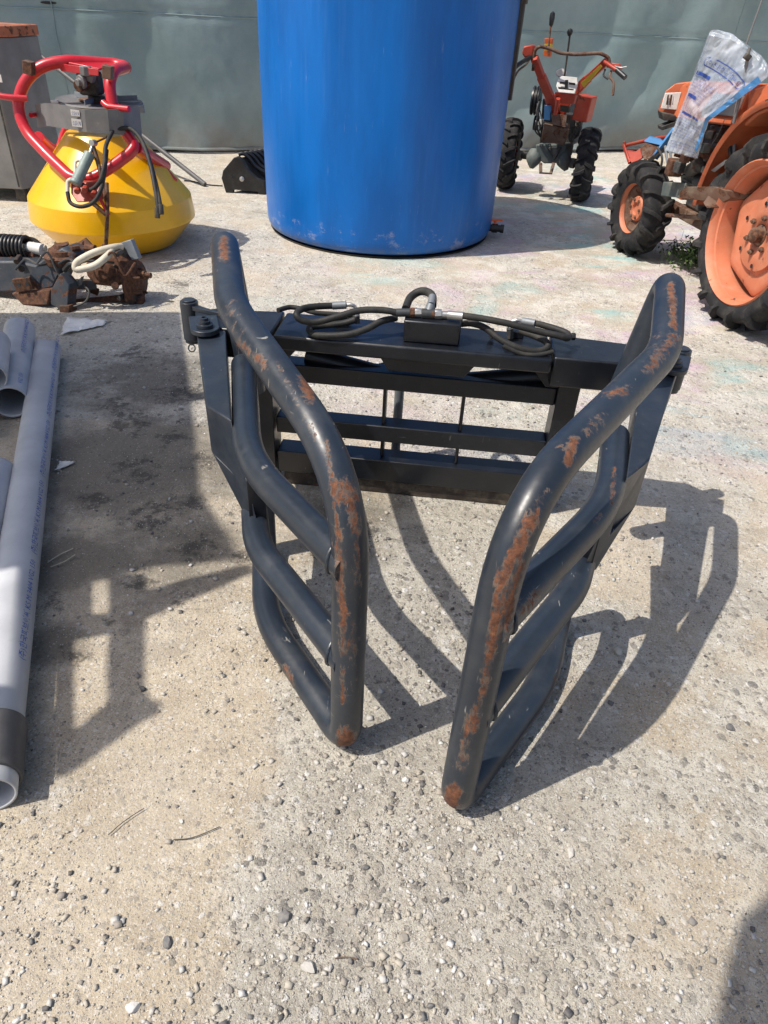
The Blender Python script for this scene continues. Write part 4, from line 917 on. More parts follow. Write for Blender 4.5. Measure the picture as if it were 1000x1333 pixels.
pill = [(.15+.035*math.cos(t), .195+.035*math.sin(t)) for t in np.linspace(PI/2, 3*PI/2, 8)] + [(.86+.035*math.cos(t), .195+.035*math.sin(t)) for t in np.linspace(-PI/2, PI/2, 8)]
strip(g, pill+[pill[0]], .004)
lines = ['주요성분 및 함량', '유기물 수분 염분 질소 인산 칼리', '사용방법 밭작물 과수 원예 시설재배', '주의사항 직사광선을 피해 보관', '어린이 손이 닿지 않는 곳에 둘것', '사용량 작물별 기준에 따라 살포', '파종 이식 전에 고루 뿌려 갈아', '보관 건조하고 서늘한 곳에 보관']
for i, s in enumerate(lines): bag_text(g, s, .07, .335+.026*i, .036)
for i in range(8): bag_text(g, lines[(i*3+1) % 8]+' '+lines[(i+4) % 8], .08, .672+.026*i, .030)
for i in range(3): bag_text(g, lines[(i*5+2) % 8]+' '+lines[(i*3+5) % 8], .06, .905+.026*i, .032)
obj('blue_print', g, M['ink'], BG, flat=True)
g = G()
for u0, u1, v0, v1 in ((.06, .36, .285, .312), (.08, .34, .47, .498), (.10, .70, .62, .640)):
    g = G(); strip(g, [(u0, (v0+v1)/2), (u1, (v0+v1)/2)], (v1-v0)/2)
    obj('heading_bar', g, M['ink'], BG, flat=True)
g = G(); strip(g, [(.965, .06), (.965, .2), (.965, .35), (.96, .5), (.95, .62), (.93, .75), (.9, .92)], .045); obj('blue_edge_band', g, M['lblue'], BG, flat=True)
# open mouth flap
g = G(); vs = []
for j in range(8):
    for i in range(nu+1):
        u = i/nu; p = bag_pt(u, 0); vs.append(p + V(.01,.02,.028)*(j/7)*(.8+.3*math.sin(u*9))+V(-.45,-.85,.25)*.006*math.sin(u*14+j)*(j/7))
g.add(vs, [(j*(nu+1)+i, j*(nu+1)+i+1, (j+1)*(nu+1)+i+1, (j+1)*(nu+1)+i) for j in range(7) for i in range(nu)]); obj('sack_mouth', g, M['bag'], BG, ang=180)

# ------------------------------------------------------------------ yellow spreader, upside down
YC = V(-2.005, 5.17, 0)
M['ram'] = paint('pale_ram_paint', (.22,.28,.26), .5, 0, .1, 14, .3)
YS = thing('fertiliser_spreader', 'upturned yellow fertiliser spreader with red tube frame on top', 'spreader', YC)
def yobj(name, g, mat, bevel=.003, **k): return obj(name, g, M[mat], YS, bevel=bevel, **k)
g = G(); g.lathe([(0,.004),(.365,.004),(.400,.018),(.538,.175),(.548,.184),(.549,.194),(.533,.320),(.524,.333),(.225,.69),(.215,.70),(.0,.70)], YC, V(0,0,1), 96); yobj('hopper', g, 'yellow', 0, ang=20)
D0 = 4.95
def yt(pts, r, mat='red', fil=.10, nm='frame_tube', sp=False):
    P = [at(*p) for p in pts]; g = G()
    if sp: g.tube(spline(P, 7), r, 16)
    else: g.tube(P, r, 18, fil)
    return yobj(nm, g, mat, 0)
FT = .034
# front ring of tube, from the left over the top, down the right and along the belly
loopP = [at(*p) for p in ((150,84,5.22),(85,79,5.05),(52,86,5.0),(30,108,4.97),(22,140,4.95),(34,172,4.9),(62,202,4.8),(94,232,4.68),(116,234,4.68),(142,220,4.72),(170,199,4.8),(176,190,4.83),(160,168,4.86),(147,140,4.88),(142,108,4.92),(148,92,4.99),(166,87,5.18))]
g = G(); g.tube(loopP, FT, 18, .07, 6, closed=True); yobj('frame_tube', g, 'red', 0)
yt([(165,88,5.25),(150,83,5.35),(100,80,5.45)], FT, fil=.05)
yt([(178,192,4.84),(200,206,5.1),(216,216,5.3)], FT*1.05); yt([(216,216,5.3),(214,220,5.25),(228,236,5.2)], .020)
yt([(50,178,5.1),(62,190,5.25),(75,198,5.4)], FT); yt([(75,198,5.4),(86,165,5.45),(90,150,5.5)], .022, fil=.02)
yt([(40,150,4.96),(52,148,5.05)], .014); 
yt([(-12,122,4.9),(10,127,4.9),(36,128,4.93)], .018); yt([(-25,119,4.9),(0,125,4.9)], .012, 'zinc')
yt([(134,133,4.86),(140,139,4.84),(168,142,4.80)], .018)
g = G().prism([at(75,81,5.05), at(130,92,4.98), at(165,83,5.25), at(95,75,5.4)], V(0,0,.012)); yobj('top_plate', g, 'red', .003)
g = G().prism([at(74,82,5.03), at(128,90,4.95), at(128,99,4.95), at(80,93,5.03)], V(0,.01,0)); yobj('top_plate_lip', g, 'red', .002)
for p in ((38,88,4.92), (141,94,4.86)):
    g = G().box(at(*p), (.055,.06,.07), Matrix.Rotation(.2, 3, 'Y')); yobj('pin_bracket', g, 'brown', .004)
# gearbox under the plate
g = G().box(at(118,108,5.1), (.13,.12,.13)); yobj('gearbox', g, 'tdark', .02)
g = G().cyl(at(101,113,4.98), at(112,108,5.05), .032); yobj('shaft_yoke', g, 'rust', .003)
g = G().lathe([(.02,0),(.034,0),(.040,.01),(.040,.026),(.022,.03),(.022,.05),(0,.05)], at(109,106,5.0), V(-.5,-.8,-.1), 8).box(at(118,100,5.02), (.05,.06,.05), Matrix.Rotation(.4,3,'Y')); yobj('input_flange', g, 'alu', .004)
g = G().cyl(at(113,96,5.0)+V(0,0,-.01), at(113,96,5.0)+V(0,0,.04), .04, seg=8); yobj('grey_casting', g, 'alu', .004)
g = G().cyl(at(125,124,5.15), at(127,140,5.15), .05); yobj('spinner_shaft', g, 'tdark', .003)
# spinning disc and sheet skirt
dc = at(124,133,5.2)
g = G().lathe([(0,.0),(.02,.012),(.22,.0),(.265,.012),(.27,.002),(.262,-.004),(0,-.01)], V(dc.x+.03, dc.y, dc.z), V(.03,-.02,1), 48); yobj('spreading_disc', g, 'alu', 0)
g = G().lathe([(.03,.0),(.085,.006),(.09,.0),(.03,-.004)], V(dc.x, dc.y-.03, dc.z+.014), V(.03,-.02,1), 24); yobj('disc_rust_plate', g, 'brown', 0)
for k in range(3):
    a_ = .5+k*2.1; g = G().beam(dc+V(.03,0,.02), dc+V(.03+.24*math.cos(a_), .24*math.sin(a_), .025), .008, .03); yobj('disc_vane', g, 'galv', .001)
g = G(); N_ = 20; pts_ = [(46,136,5.0,166),(60,134,4.93,164),(85,137,4.83,168),(110,143,4.76,172),(140,143,4.76,174),(160,141,4.82,176),(182,139,4.95,177)]
P = [at(x, y, d) for x, y, d, b in pts_]; Q = [at(x+3, b, d) for x, y, d, b in pts_]
vs = []; 
for p, q in zip(P, Q): vs += [p, q]
g.add(vs, [(2*i, 2*i+1, 2*i+3, 2*i+2) for i in range(len(P)-1)]); o = yobj('sheet_skirt', g, 'alu', 0, flat=True); md = o.modifiers.new('t', 'SOLIDIFY'); md.thickness = .004
g = G().prism([at(166,138,5.0), at(186,137,5.05), at(188,147,5.05), at(183,147,5.05), at(170,141,5.0)], V(0,.02,0)); yobj('skirt_flange', g, 'galv', .001)
g = G().beam(at(67,132,5.0), at(76,132,5.0), .02, .012); yobj('white_tab', g, 'white', .001)
for px, py, wd, ht in ((98,147,.055,.033), (100,160,.062,.042)):
    c = at(px, py, 4.775); g = G().box(c, (wd, .002, ht), Matrix.Rotation(-.10, 3, 'Z') @ Matrix.Rotation(.05, 3, 'Y')); st = yobj('sticker', g, 'white', 0)
    vs, fs = text_mesh('SS01' if py < 150 else 'SSUI'); w0 = max(v.x for v in vs)
    g = G().add([c + V(-wd*.38+v.x/w0*wd*.76, -.004+.0*v.x, -ht*.3+v.y*ht*.75) for v in vs], fs); o = obj('sticker_print', g, M['ink'], st, flat=True)
# hydraulic cylinder, brackets, hoses hanging on the hopper
g = G().cyl(at(98,240,4.50), at(117,200,4.62), .031, seg=24).lathe([(.031,0),(.036,.004),(.036,.022),(.031,.026)], at(98,240,4.50), at(117,200,4.62)-at(98,240,4.50), 24); yobj('ram_cylinder', g, 'ram', .002)
yt([(117,200,4.62),(121,188,4.66),(121,183,4.67)], .010, 'zinc', .01, 'ram_rod')
g = G().cyl(at(119,186,4.62), at(124,186,4.66), .018); yobj('ram_eye', g, 'zinc', .001)
yt([(121,190,4.66),(128,212,4.62),(133,235,4.58),(139,262,4.52)], .013, 'brown', .05, 'lever_bar'); yt([(123,186,4.68),(140,178,4.78)], .006, 'brown', .01, 'link_rod')
yt([(139,238,4.56),(140,270,4.50),(139,300,4.49),(138,325,4.52)], .012, 'brown', .05, 'control_rod')
yt([(98,228,4.60),(98,210,4.66),(106,208,4.66),(106,214,4.64)], .009, 'cream', .02, 'bracket'); yt([(88,252,4.52),(88,236,4.56),(94,233,4.56),(104,234,4.56)], .012, 'cream', .02, 'bracket')
g = G().prism([at(92,236,4.58), at(134,238,4.58), at(132,262,4.50), at(100,264,4.50), at(92,252,4.54)], V(.0,.05,0)); yobj('valve_block', g, 'tred', .008)
for p in ((102,246,4.5),(112,244,4.5),(124,250,4.5)):
    g = G().cyl(at(*p), at(*p)+V(.0,-.03,-.01), .018, seg=8); yobj('valve_port', g, 'tred', .002)
yt([(118,262,4.5),(130,272,4.5),(138,279,4.5)], .014, 'brown', .02, 'lever_bar'); yt([(126,250,4.52),(135,268,4.5),(142,280,4.5)], .010, 'red', .02, 'lever_bar')
for pts, r in ([[(108,240,4.52),(118,247,4.5),(130,236,4.5),(136,215,4.55),(138,190,4.65),(148,168,4.8)], .012], [[(88,250,4.5),(92,264,4.47),(106,269,4.45),(122,263,4.45),(131,248,4.48),(136,225,4.55),(139,195,4.65)], .012],
               [[(150,168,4.8),(170,168,4.82),(185,184,4.75),(196,215,4.62),(202,245,4.52),(206,270,4.46)], .013], [[(160,166,4.84),(176,172,4.82),(190,195,4.72),(201,230,4.58),(208,262,4.48),(209,276,4.46)], .012]):
    yt(pts, r, 'hose', sp=True, nm='hose')
for p, q in (((205,270,4.46),(205,284,4.44)), ((209,266,4.47),(210,279,4.45))):
    g = G().cyl(at(*p), at(*q), .017, seg=8); yobj('hose_coupling', g, 'tdark', .002)
g = G().tube(spline([V(p.x, p.y, .006) for p in (onh(240,236,0), onh(252,237,0), onh(268,241,0), onh(290,243,0))], 6), .006, 8)
tag(obj('cable', g, M['blackpl']), 'thin black cable on the ground between yellow spreader and ribbed roller', 'cable')

# grey bar leaning on the wall
a_ = onh(267,240,.02); b_ = ray(50, 70); b_ = CAM + b_*((WA+WN*.13-CAM).dot(WN)/b_.dot(WN))
g = G().tube([a_, b_], .021, 14); g.add([], [])
tag(obj('steel_pipe', g, M['sleeve']), 'grey steel pipe leaning against the tarpaulin behind the yellow spreader', 'pipe')

# ------------------------------------------------------------------ cabinet
cabp = at(42,262,6.1); c1 = V(cabp.x, cabp.y, 0)
CB = thing('metal_cabinet', 'grey metal cabinet with rusty orange top behind the spreader', 'cabinet', c1)
def cb(x0, x1, y0, y1, h0, h1): return G().prism([c1+V(x0,y0,h0), c1+V(x1,y0+ (x1-x0)*.0,h0), c1+V(x1,y1,h0), c1+V(x0,y1,h0)], V(0,0,h1-h0))
obj('body', G().prism([c1+V(-.75,-.02,.10), c1+V(-.06,0,.10), c1+V(.05,.16,.10), c1+V(.08,.55,.10), c1+V(-.75,.55,.10)], V(0,0,1.03)), M['cab'], CB, bevel=.006)
obj('top_slab', G().prism([c1+V(-.78,-.04,1.133), c1+V(-.055,-.03,1.133), c1+V(.06,.15,1.133), c1+V(.09,.56,1.133), c1+V(-.78,.56,1.133)], V(0,0,.07)), M['cabtop'], CB, bevel=.008)
obj('lifting_lug', G().box(c1+V(-.18,.12,1.235), (.045,.06,.062)), M['brown'], CB, bevel=.003)
for x, y in ((-.7,.03),(-.1,.06),(-.7,.5),(0,.5)):
    obj('foot', G().box(c1+V(x,y,.049), (.08,.06,.098)), M['tdark'], CB, bevel=.004)
obj('seam_strip', G().box(c1+V(-.075,-.012,.62), (.012,.006,1.0)), M['tdark'], CB, bevel=.001)
obj('label_plate', G().box(at(-2,102,6.05), (.05,.004,.05)), M['white'], CB, bevel=.0005)

# ------------------------------------------------------------------ black ribbed machine cover
k0 = at(293,252,6.86); k0.z = 0
KB = thing('ribbed_roller', 'black ribbed plastic roller guard lying half behind the blue tank', 'roller', k0)
kp = [(288,232),(290,222),(304,205),(309,203),(315,207),(323,222),(333,231),(345,236),(345,258),(338,259),(336,250),(303,247),(302,254),(294,252)]
kd = V(.55,.80,0).normalized()
g = G().prism([at(x, y, 6.86) for x, y in kp], kd*.03); obj('end_plate', g, M['blackpl'], KB, bevel=.008)
g = G(); A0 = at(326,228,6.86)
core = [(300,212),(309,205),(318,212),(326,224),(336,232),(344,240),(340,250),(300,246)]
g = G().prism([at(x, y, 6.89) for x, y in core], kd*.9); obj('guard_body', g, M['ribs'], KB, bevel=.01)
cp = [at(x, y, 6.9) for x, y in ((306,206),(312,205),(320,211),(328,221),(338,228),(346,233))]
for k in range(13):
    off = kd*(.05+.06*k); sc = V(0,0,.025)
    g = G().tube(spline([p+off+sc for p in cp], 5), .016, 10); obj('rib', g, M['ribs'], KB)
g = G().lathe([(0,0),(.022,0),(.022,.008),(.012,.012),(0,.014)], at(315,233,6.85), V(.1,-1,.1), 8); obj('bolt', g, M['zinc'], KB)
g = G().lathe([(0,0),(.010,0),(.010,.002),(0,.002)], at(302,231,6.85), V(0,-1,.1), 10); obj('bolt_hole', g, M['blackpl'], KB)
for x in (298, 331):
    g = G().box(at(x, 254 if x < 310 else 259, 6.85), (.07,.05,.022)); obj('foot_clip', g, M['zinc'], KB, bevel=.004)

# ------------------------------------------------------------------ rusty axle with coil spring
AX = thing('rear_axle', 'rusty dismantled axle assembly with coil spring and cream strap', 'axle', V(-1.85, 4.0, 0))
def ax(name, g, mat, bevel=.004): return obj(name, g, M[mat], AX, bevel=bevel)
def aq(pts, th): return G().prism([at(*p) for p in pts], V(*th))
ax('chassis_beam', aq([(-40,340,3.98),(20,340,3.96),(45,345,3.95),(66,332,3.94),(80,322,3.95),(96,330,3.95),(98,342,3.93),(80,352,3.92),(70,375,3.90),(40,381,3.90),(-40,380,3.95)], (.04,.13,0)), 'rusthalf', .012)
ax('bracket_plate', aq([(15,364,3.87),(38,361,3.86),(44,377,3.86),(22,381,3.87)], (.0,.02,0)), 'rust', .003)
for p in ((25,371,3.855),(36,370,3.855)):
    ax('bracket_hole', G().cyl(at(*p), at(*p)+V(0,-.004,.001), .011, seg=12), 'blackpl', 0)
ax('beam_bolt', G().cyl(at(28,350,3.92), at(28,350,3.88), .018, seg=8), 'rust')
ax('lower_arm', aq([(14,382,3.88),(66,377,3.86),(62,398,3.83),(30,398,3.86)], (.02,.10,0)), 'rust', .008)
ax('side_web', aq([(66,378,3.84),(78,356,3.85),(90,370,3.84),(88,400,3.80),(76,402,3.80),(66,396,3.82)], (.03,.05,0)), 'rusthalf', .004)
ax('mount_foot', aq([(76,398,3.79),(90,398,3.79),(91,410,3.78),(78,410,3.78)], (.02,.06,0)), 'rust', .004)
ax('long_shaft', G().cyl(at(60,400,3.95), at(184,388,4.02), .030, seg=16), 'rust', 0)
ax('tie_bar', G().beam(at(88,370,3.92), at(125,370,3.95), .035, .05), 'rusthalf')
ax('tie_bar', G().beam(at(-40,402,3.98), at(70,398,3.98), .04, .03), 'tdark')
ax('spring_perch', G().lathe([(0,.05),(.035,.05),(.04,.03),(.075,.025),(.08,0),(.105,-.01),(.10,-.05),(0,-.05)], at(82,330,4.0), V(0,0,1), 24), 'rust', 0)
ax('diff_housing', aq([(108,345,3.95),(125,332,3.97),(150,333,3.97),(164,345,3.96),(164,368,3.93),(150,375,3.92),(122,372,3.92),(112,360,3.93)], (.03,.16,0)), 'rust', .02)
ax('diff_cover', G().lathe([(.0,.035),(.04,.03),(.062,.01),(.07,0),(.0,0)], at(137,353,3.95), V(.1,-1,.3), 24), 'rust', 0)
ax('diff_bolt', G().cyl(at(150,372,3.90), at(150,372,3.86), .022, seg=8), 'rust')
ax('hub_carrier', G().cyl(at(160,358,3.98), at(172,358,4.0), .062, seg=20), 'rust')
fl = at(176,366,4.02)
ax('brake_flange', G().lathe([(0,-.016),(.10,-.016),(.118,-.008),(.12,.006),(.085,.014),(.05,.03),(0,.03)], fl, V(.95,-.25,.02), 32), 'rust', 0)
ax('stub_shaft', G().lathe([(.022,0),(.022,.05),(.015,.052),(.015,.085),(0,.086)], fl+V(.02,0,.04), V(.97,-.2,.05), 14), 'rust', 0)
for k in range(5):
    t = k*1.25; ax('wheel_stud', G().cyl(fl+V(.01,.02*math.cos(t),0)+V(0,.07*math.cos(t),.07*math.sin(t)), fl+V(.055,-.01,0)+V(0,.07*math.cos(t),.07*math.sin(t)), .008, seg=8), 'rust', 0)
ax('grey_pad', aq([(157,316,4.05),(170,312,4.05),(181,337,4.02),(172,339,4.02)], (.01,.03,0)), 'galv', .003)
ax('pad_bracket', G().box(at(157,330,4.05), (.07,.08,.07)), 'tdark', .006)
ax('lower_joint', G().lathe([(0,.03),(.03,.02),(.038,0),(.03,-.03),(0,-.035)], at(170,388,3.97), V(.2,-1,.1), 16), 'rust', 0)
ax('joint_block', G().box(at(182,390,4.0), (.05,.06,.05)), 'rust', .01)
ax('cream_strap', G().tube(spline([at(*p) for p in ((158,321,4.0),(148,322,3.95),(128,327,3.9),(112,334,3.86),(100,342,3.84),(99,350,3.83),(108,350,3.83),(125,345,3.85),(140,333,3.9),(146,325,3.94))], 6), .019, 12), 'cream', 0)
ax('cable', G().tube(spline([at(*p) for p in ((84,352,3.86),(92,344,3.85),(104,347,3.84))], 6), .014, 10), 'blackpl', 0)
ax('brake_line', G().tube(spline([at(*p) for p in ((110,372,3.88),(116,380,3.85),(112,392,3.83),(100,398,3.82),(90,400,3.82))], 6), .006, 8), 'engine', 0)
ax('steel_clip', aq([(98,368,3.9),(106,360,3.9),(103,372,3.9)], (.01,.02,0)), 'alu', .002)
for k in range(7):
    ax('pipe_fitting', G().tube(spline([at(100+k*8, 330+random.uniform(-6,8), 4.05), at(106+k*7, 322+random.uniform(-3,12), 4.08), at(112+k*7, 338, 4.05)], 5), random.uniform(.008, .02), 8), random.choice(['rust', 'rust', 'rusthalf']), 0)
for k in range(18):
    x0, y0 = random.choice([(random.uniform(98, 160), random.uniform(322, 345)), (random.uniform(4, 75), random.uniform(326, 350)), (random.uniform(60, 165), random.uniform(368, 396))])
    p = at(x0, y0, random.uniform(3.95, 4.05)); sz = random.uniform(.018, .042)
    ax(random.choice(['mount_lug', 'bolt_head', 'clamp']), G().cyl(p, p+V(random.uniform(-1,1), random.uniform(-1,.2), random.uniform(-.6,.8)).normalized()*sz*1.6, sz*.55, seg=random.choice([6, 8, 12])), random.choice(['rust', 'rust', 'engine', 'rusthalf']), .003)
for k in range(5):
    x0 = 20+k*28; ax('brake_line', G().tube(spline([at(x0, 345+random.uniform(-8,8), 3.86), at(x0+14, 332+random.uniform(-6,10), 3.9), at(x0+30, 350+random.uniform(-10,10), 3.88), at(x0+44, 342, 3.95)], 5), .006, 6), random.choice(['rust', 'engine']), 0)
ax('upper_link', G().tube([at(60,334,4.02), at(72,322,4.05), at(90,318,4.08)], .016, 10), 'rust', 0)
ax('upper_link', G().tube([at(98,326,4.1), at(112,316,4.14), at(124,330,4.1)], .028, 10), 'rust', 0)
# coil spring with damper
sa, sb = at(-30,318,4.12), at(38,322,4.10); d_ = (sb-sa); Ls = d_.length; d_.normalize(); u_ = d_.cross(V(0,0,1)).normalized(); v_ = u_.cross(d_)
g = G().tube([sa+d_*(Ls*k/220)+(u_*math.cos(k*.40)+v_*math.sin(k*.40))*.058 for k in range(221)], .0095, 8); ax('coil_spring', g, 'blackpl', 0)
ax('damper_rod', G().cyl(sa, sb+d_*.10, .018), 'cream', .002)
ax('spring_seat', aq([(33,318,4.1),(42,320,4.08),(44,338,4.05),(34,340,4.05)], (.02,.05,0)), 'rust', .006)
ax('damper_body', G().cyl(at(38,322,4.1), at(56,325,4.08), .032), 'white', .003)
ax('damper_hose', G().tube(spline([at(36,310,4.2), at(46,313,4.2), at(56,322,4.18)], 5), .012, 8), 'blackpl', 0)
# ------------------------------------------------------------------ PVC pipes
def pipe(name, label, a, b, r, wall=.006, sleeve=False, notch=False, text=None):
    a, b = Vector(a), Vector(b); d = (b-a).normalized(); Lp = (b-a).length
    t = thing(name, label, 'pipe', V((a.x+b.x)/2, (a.y+b.y)/2, min(a.z, b.z)-r), 'grey plastic pipes on the left')
    u = d.cross(V(0,0,1)).normalized(); v = u.cross(d)      # v points up
    n_ = 56; m_ = 60; g = G(); vs = []
    for i in range(m_+1):
        s = Lp*i/m_
        for k in range(n_):
            th = 2*PI*k/n_; e = s
            if notch and i > m_-4:
                cut = .05*max(0, 1-((th-PI*.5)/.75)**2)+.012*math.sin(th*2); e = min(s, Lp-cut)
            vs.append(a + d*e + (u*math.cos(th)+v*math.sin(th))*r*(1+.003*math.sin(3*th+s)))
    fs = [(i*n_+k, i*n_+(k+1) % n_, (i+1)*n_+(k+1) % n_, (i+1)*n_+k) for i in range(m_) for k in range(n_)]
    g.add(vs, fs); o = obj('pipe_wall', g, M['pvc'], t); md = o.modifiers.new('t', 'SOLIDIFY'); md.thickness = wall; md.offset = -1
    if sleeve:
        g = G(); g.lathe([(r+.0015,.035),(r+.008,.035),(r+.008,.185),(r+.0015,.185)], a, d, 56); obj('coupling_sleeve', g, M['sleeve'], t)
    if text:
        for s0, ang, s in text:
            tv, tf = text_mesh(s); g = G()
            g.add([a + d*(s0+q.x*.026) + (lambda th: (u*math.cos(th)+v*math.sin(th)))(ang+q.y*.026/r)*(r+.0008) for q in tv], tf)
            obj('pipe_print', g, M['inkpipe'], t, flat=True)
    return t
tx = '(주)한국피브이씨 KS M 3404 VG2 150'
pipe('pvc_pipe', 'long grey plastic pipe with dark sleeve and blue print nearest the forks', onh(-17,1036,.062), onh(62,453,.062), .060, sleeve=True, notch=True,
     text=[(.36+.44*i, .42, tx) for i in range(5)])
pipe('pvc_pipe', 'short grey plastic pipe with open dark end beside the long one', onh(14,524,.080), onh(26,430,.100), .070, text=[(.06, .75, 'VG2 150'), (.36, .75, tx)])
pipe('pvc_pipe', 'grey plastic pipe cut off by the left edge below the open end', onh(-4,614,.066)+(onh(-2,690,.066)-onh(17,600,.066)).normalized()*1.2, onh(-4,614,.066), .064)
pipe('pvc_pipe', 'grey plastic pipe at the far left lying highest in the heap', onh(-14,492,.19), onh(-8,446,.21), .066)
pipe('pvc_pipe', 'grey plastic pipe half hidden under the heap at the left', onh(-30,560,.05), onh(-24,470,.05), .048)

# ------------------------------------------------------------------ litter
def scrap(name, label, cat, pts, seedv, mat='paper', lift=.015, n=14):
    P = [onh(x, y, 0) for x, y in pts]; g = G(); vs = []
    for j in range(n+1):
        for i in range(n+1):
            u, v = i/n, j/n; p = P[0].lerp(P[1], u).lerp(P[3].lerp(P[2], u), v)
            h = .006 + lift*abs(noise.noise(Vector((u*4+seedv, v*3, seedv)))) + lift*.6*abs(noise.noise(Vector((u*11, v*9, seedv))))
            e = .012*noise.noise(Vector((u*7, v*7, seedv+4))); vs.append(V(p.x+e, p.y+e, h))
    g.add(vs, [(j*(n+1)+i, j*(n+1)+i+1, (j+1)*(n+1)+i+1, (j+1)*(n+1)+i) for j in range(n) for i in range(n)])
    o = obj(name, g, M[mat], ang=20); md = o.modifiers.new('t', 'SOLIDIFY'); md.thickness = .001; return tag(o, label, cat)
scrap('crumpled_paper', 'crumpled dirty white paper scrap just behind the pipes', 'paper', [(80,438),(134,426),(140,420),(88,415)], 1.3)
scrap('torn_paper', 'small torn brownish paper scrap beside the long pipe', 'paper', [(74,614),(90,608),(98,603),(78,602)], 5.1, lift=.006)
def stick(name, label, pts, r=.0011, mat='tdark'):
    g = G().tube(spline([onh(x, y, .006) for x, y in pts], 5), r, 6); return tag(obj(name, g, M[mat]), label, 'twig', 'twigs on the sand')
stick('twig', 'thin dark twig on sand, left of the two below the pipe', [(141,1087),(158,1072),(175,1060),(188,1052)])
stick('twig', 'thin dark twig curving on sand, right of the two below the pipe', [(226,1093),(248,1091),(268,1084),(286,1076)])
stick('twig', 'short rusty wire piece lying in gravel near the bottom edge', [(436,1247),(450,1246),(465,1248)], .0016, 'brown')
for i, pts in enumerate(([(62,732),(78,722),(95,714)], [(66,738),(84,731),(98,722)])):
    g = G().tube(spline([onh(x, y, .008) for x, y in pts], 5), .0018, 6); tag(obj('straw', g, M['cream']), ('pale straw stalk on damp ground beside the long pipe, upper of two', 'pale straw stalk on damp ground beside the long pipe, lower of two')[i], 'straw', 'pale straws by the pipe')

# ------------------------------------------------------------------ stones
def ico():
    bm = bmesh.new(); bmesh.ops.create_cube(bm, size=1.25); bmesh.ops.triangulate(bm, faces=bm.faces); v = np.array([x.co[:] for x in bm.verts]); f = np.array([[q.index for q in p.verts] for p in bm.faces]); bm.free(); return v, f
IV, IF = ico()
def gravel():
    K = 120000; u = rng.random(K); y = .15 + 3.6*u**1.5; x = rng.uniform(-1, 1, K)*(.55+y*.62)+.05
    size = .0013 + .0012*rng.pareto(2.0, K); size = np.clip(size, .0013, .0100)
    keep = np.ones(K, bool); dens = np.array([.55 + .9*noise.noise(Vector((a*1.6, b*1.6, 3))) + .6*math.exp(-((a-.10)/.42)**2) + .15*(a > 0) for a, b in zip(x, y)])
    dens = np.where(size > .0030, dens-.42+.62*np.clip((1.15-y)/.7, 0, 1), dens+.05); keep &= rng.random(K) < np.clip(dens, .07, 1); size = size[keep]; x, y = x[keep], y[keep]; K = len(x)
    V_ = np.empty((K, len(IV), 3)); ang = rng.uniform(0, 2*PI, K); sc = rng.uniform(.45, 1.25, (K, 3)); sc[:, 2] *= .75
    jit = rng.uniform(.62, 1.2, (K, len(IV), 1)); P = IV[None]*jit*sc[:, None, :]*size[:, None, None]
    ca, sa_ = np.cos(ang)[:, None], np.sin(ang)[:, None]
    V_[..., 0] = P[..., 0]*ca - P[..., 1]*sa_ + x[:, None]; V_[..., 1] = P[..., 0]*sa_ + P[..., 1]*ca + y[:, None]
    gh = np.array([ground_h(a, b) for a, b in zip(x, y)]); V_[..., 2] = P[..., 2] + gh[:, None] + (size*.22)[:, None]
    F_ = (IF[None] + (np.arange(K)*len(IV))[:, None, None]).reshape(-1, 3)
    me = bpy.data.meshes.new('gravel'); me.vertices.add(K*len(IV)); me.vertices.foreach_set('co', V_.ravel())
    me.loops.add(F_.size); me.polygons.add(len(F_)); me.loops.foreach_set('vertex_index', F_.ravel().astype(np.int32))
    me.polygons.foreach_set('loop_start', np.arange(0, F_.size, 3, dtype=np.int32)); me.update(calc_edges=True); me.validate()
    tone = rng.beta(2.8, 2.2, K); dk = rng.random(K) < .08; tone[dk] = rng.uniform(0, .2, dk.sum())
    a = me.attributes.new('tone', 'FLOAT', 'POINT'); a.data.foreach_set('value', np.repeat(tone, len(IV)))
    me.materials.append(M['pebble']); o = bpy.data.objects.new('gravel', me); COL.objects.link(o); o['kind'] = 'stuff'
    o['label'] = 'fine gravel and grit scattered over the concrete'
gravel()
def stone(px, py, wpx, tone, label=None, name='stone', flatn=.6, seed_=0):
    c = onh(px, py, 0); zc = (c-CAM).dot(FW); r = wpx/2*zc/FPX
    bm = bmesh.new(); bmesh.ops.create_icosphere(bm, subdivisions=3, radius=1)
    rs = random.Random(seed_*13+5); pl = [Vector((rs.gauss(0,1), rs.gauss(0,1), rs.gauss(0,.8))).normalized() for _ in range(16)]
    sx, sy = rs.uniform(.8, 1.1), rs.uniform(.65, 1.0); a0 = rs.uniform(0, 6)
    for v in bm.verts:
        p = v.co.copy()
        for q in pl:
            dd = p.dot(q)-.60
            if dd > 0: p -= q*dd
        p = Matrix.Rotation(a0, 3, 'Z') @ Vector((p.x*sx, p.y*sy, p.z*flatn)); v.co = p*r*1.15
    me = bpy.data.meshes.new(name); bm.to_mesh(me); bm.free()
    a = me.attributes.new('tone', 'FLOAT', 'POINT'); a.data.foreach_set('value', [tone]*len(me.vertices)); me.materials.append(M['pebble'])
    o = bpy.data.objects.new(name, me); COL.objects.link(o); o.location = (c.x, c.y, ground_h(c.x, c.y)+r*flatn*.45)
    if label is None: return o
    return tag(o, label, 'stone', 'larger stones in the grit')
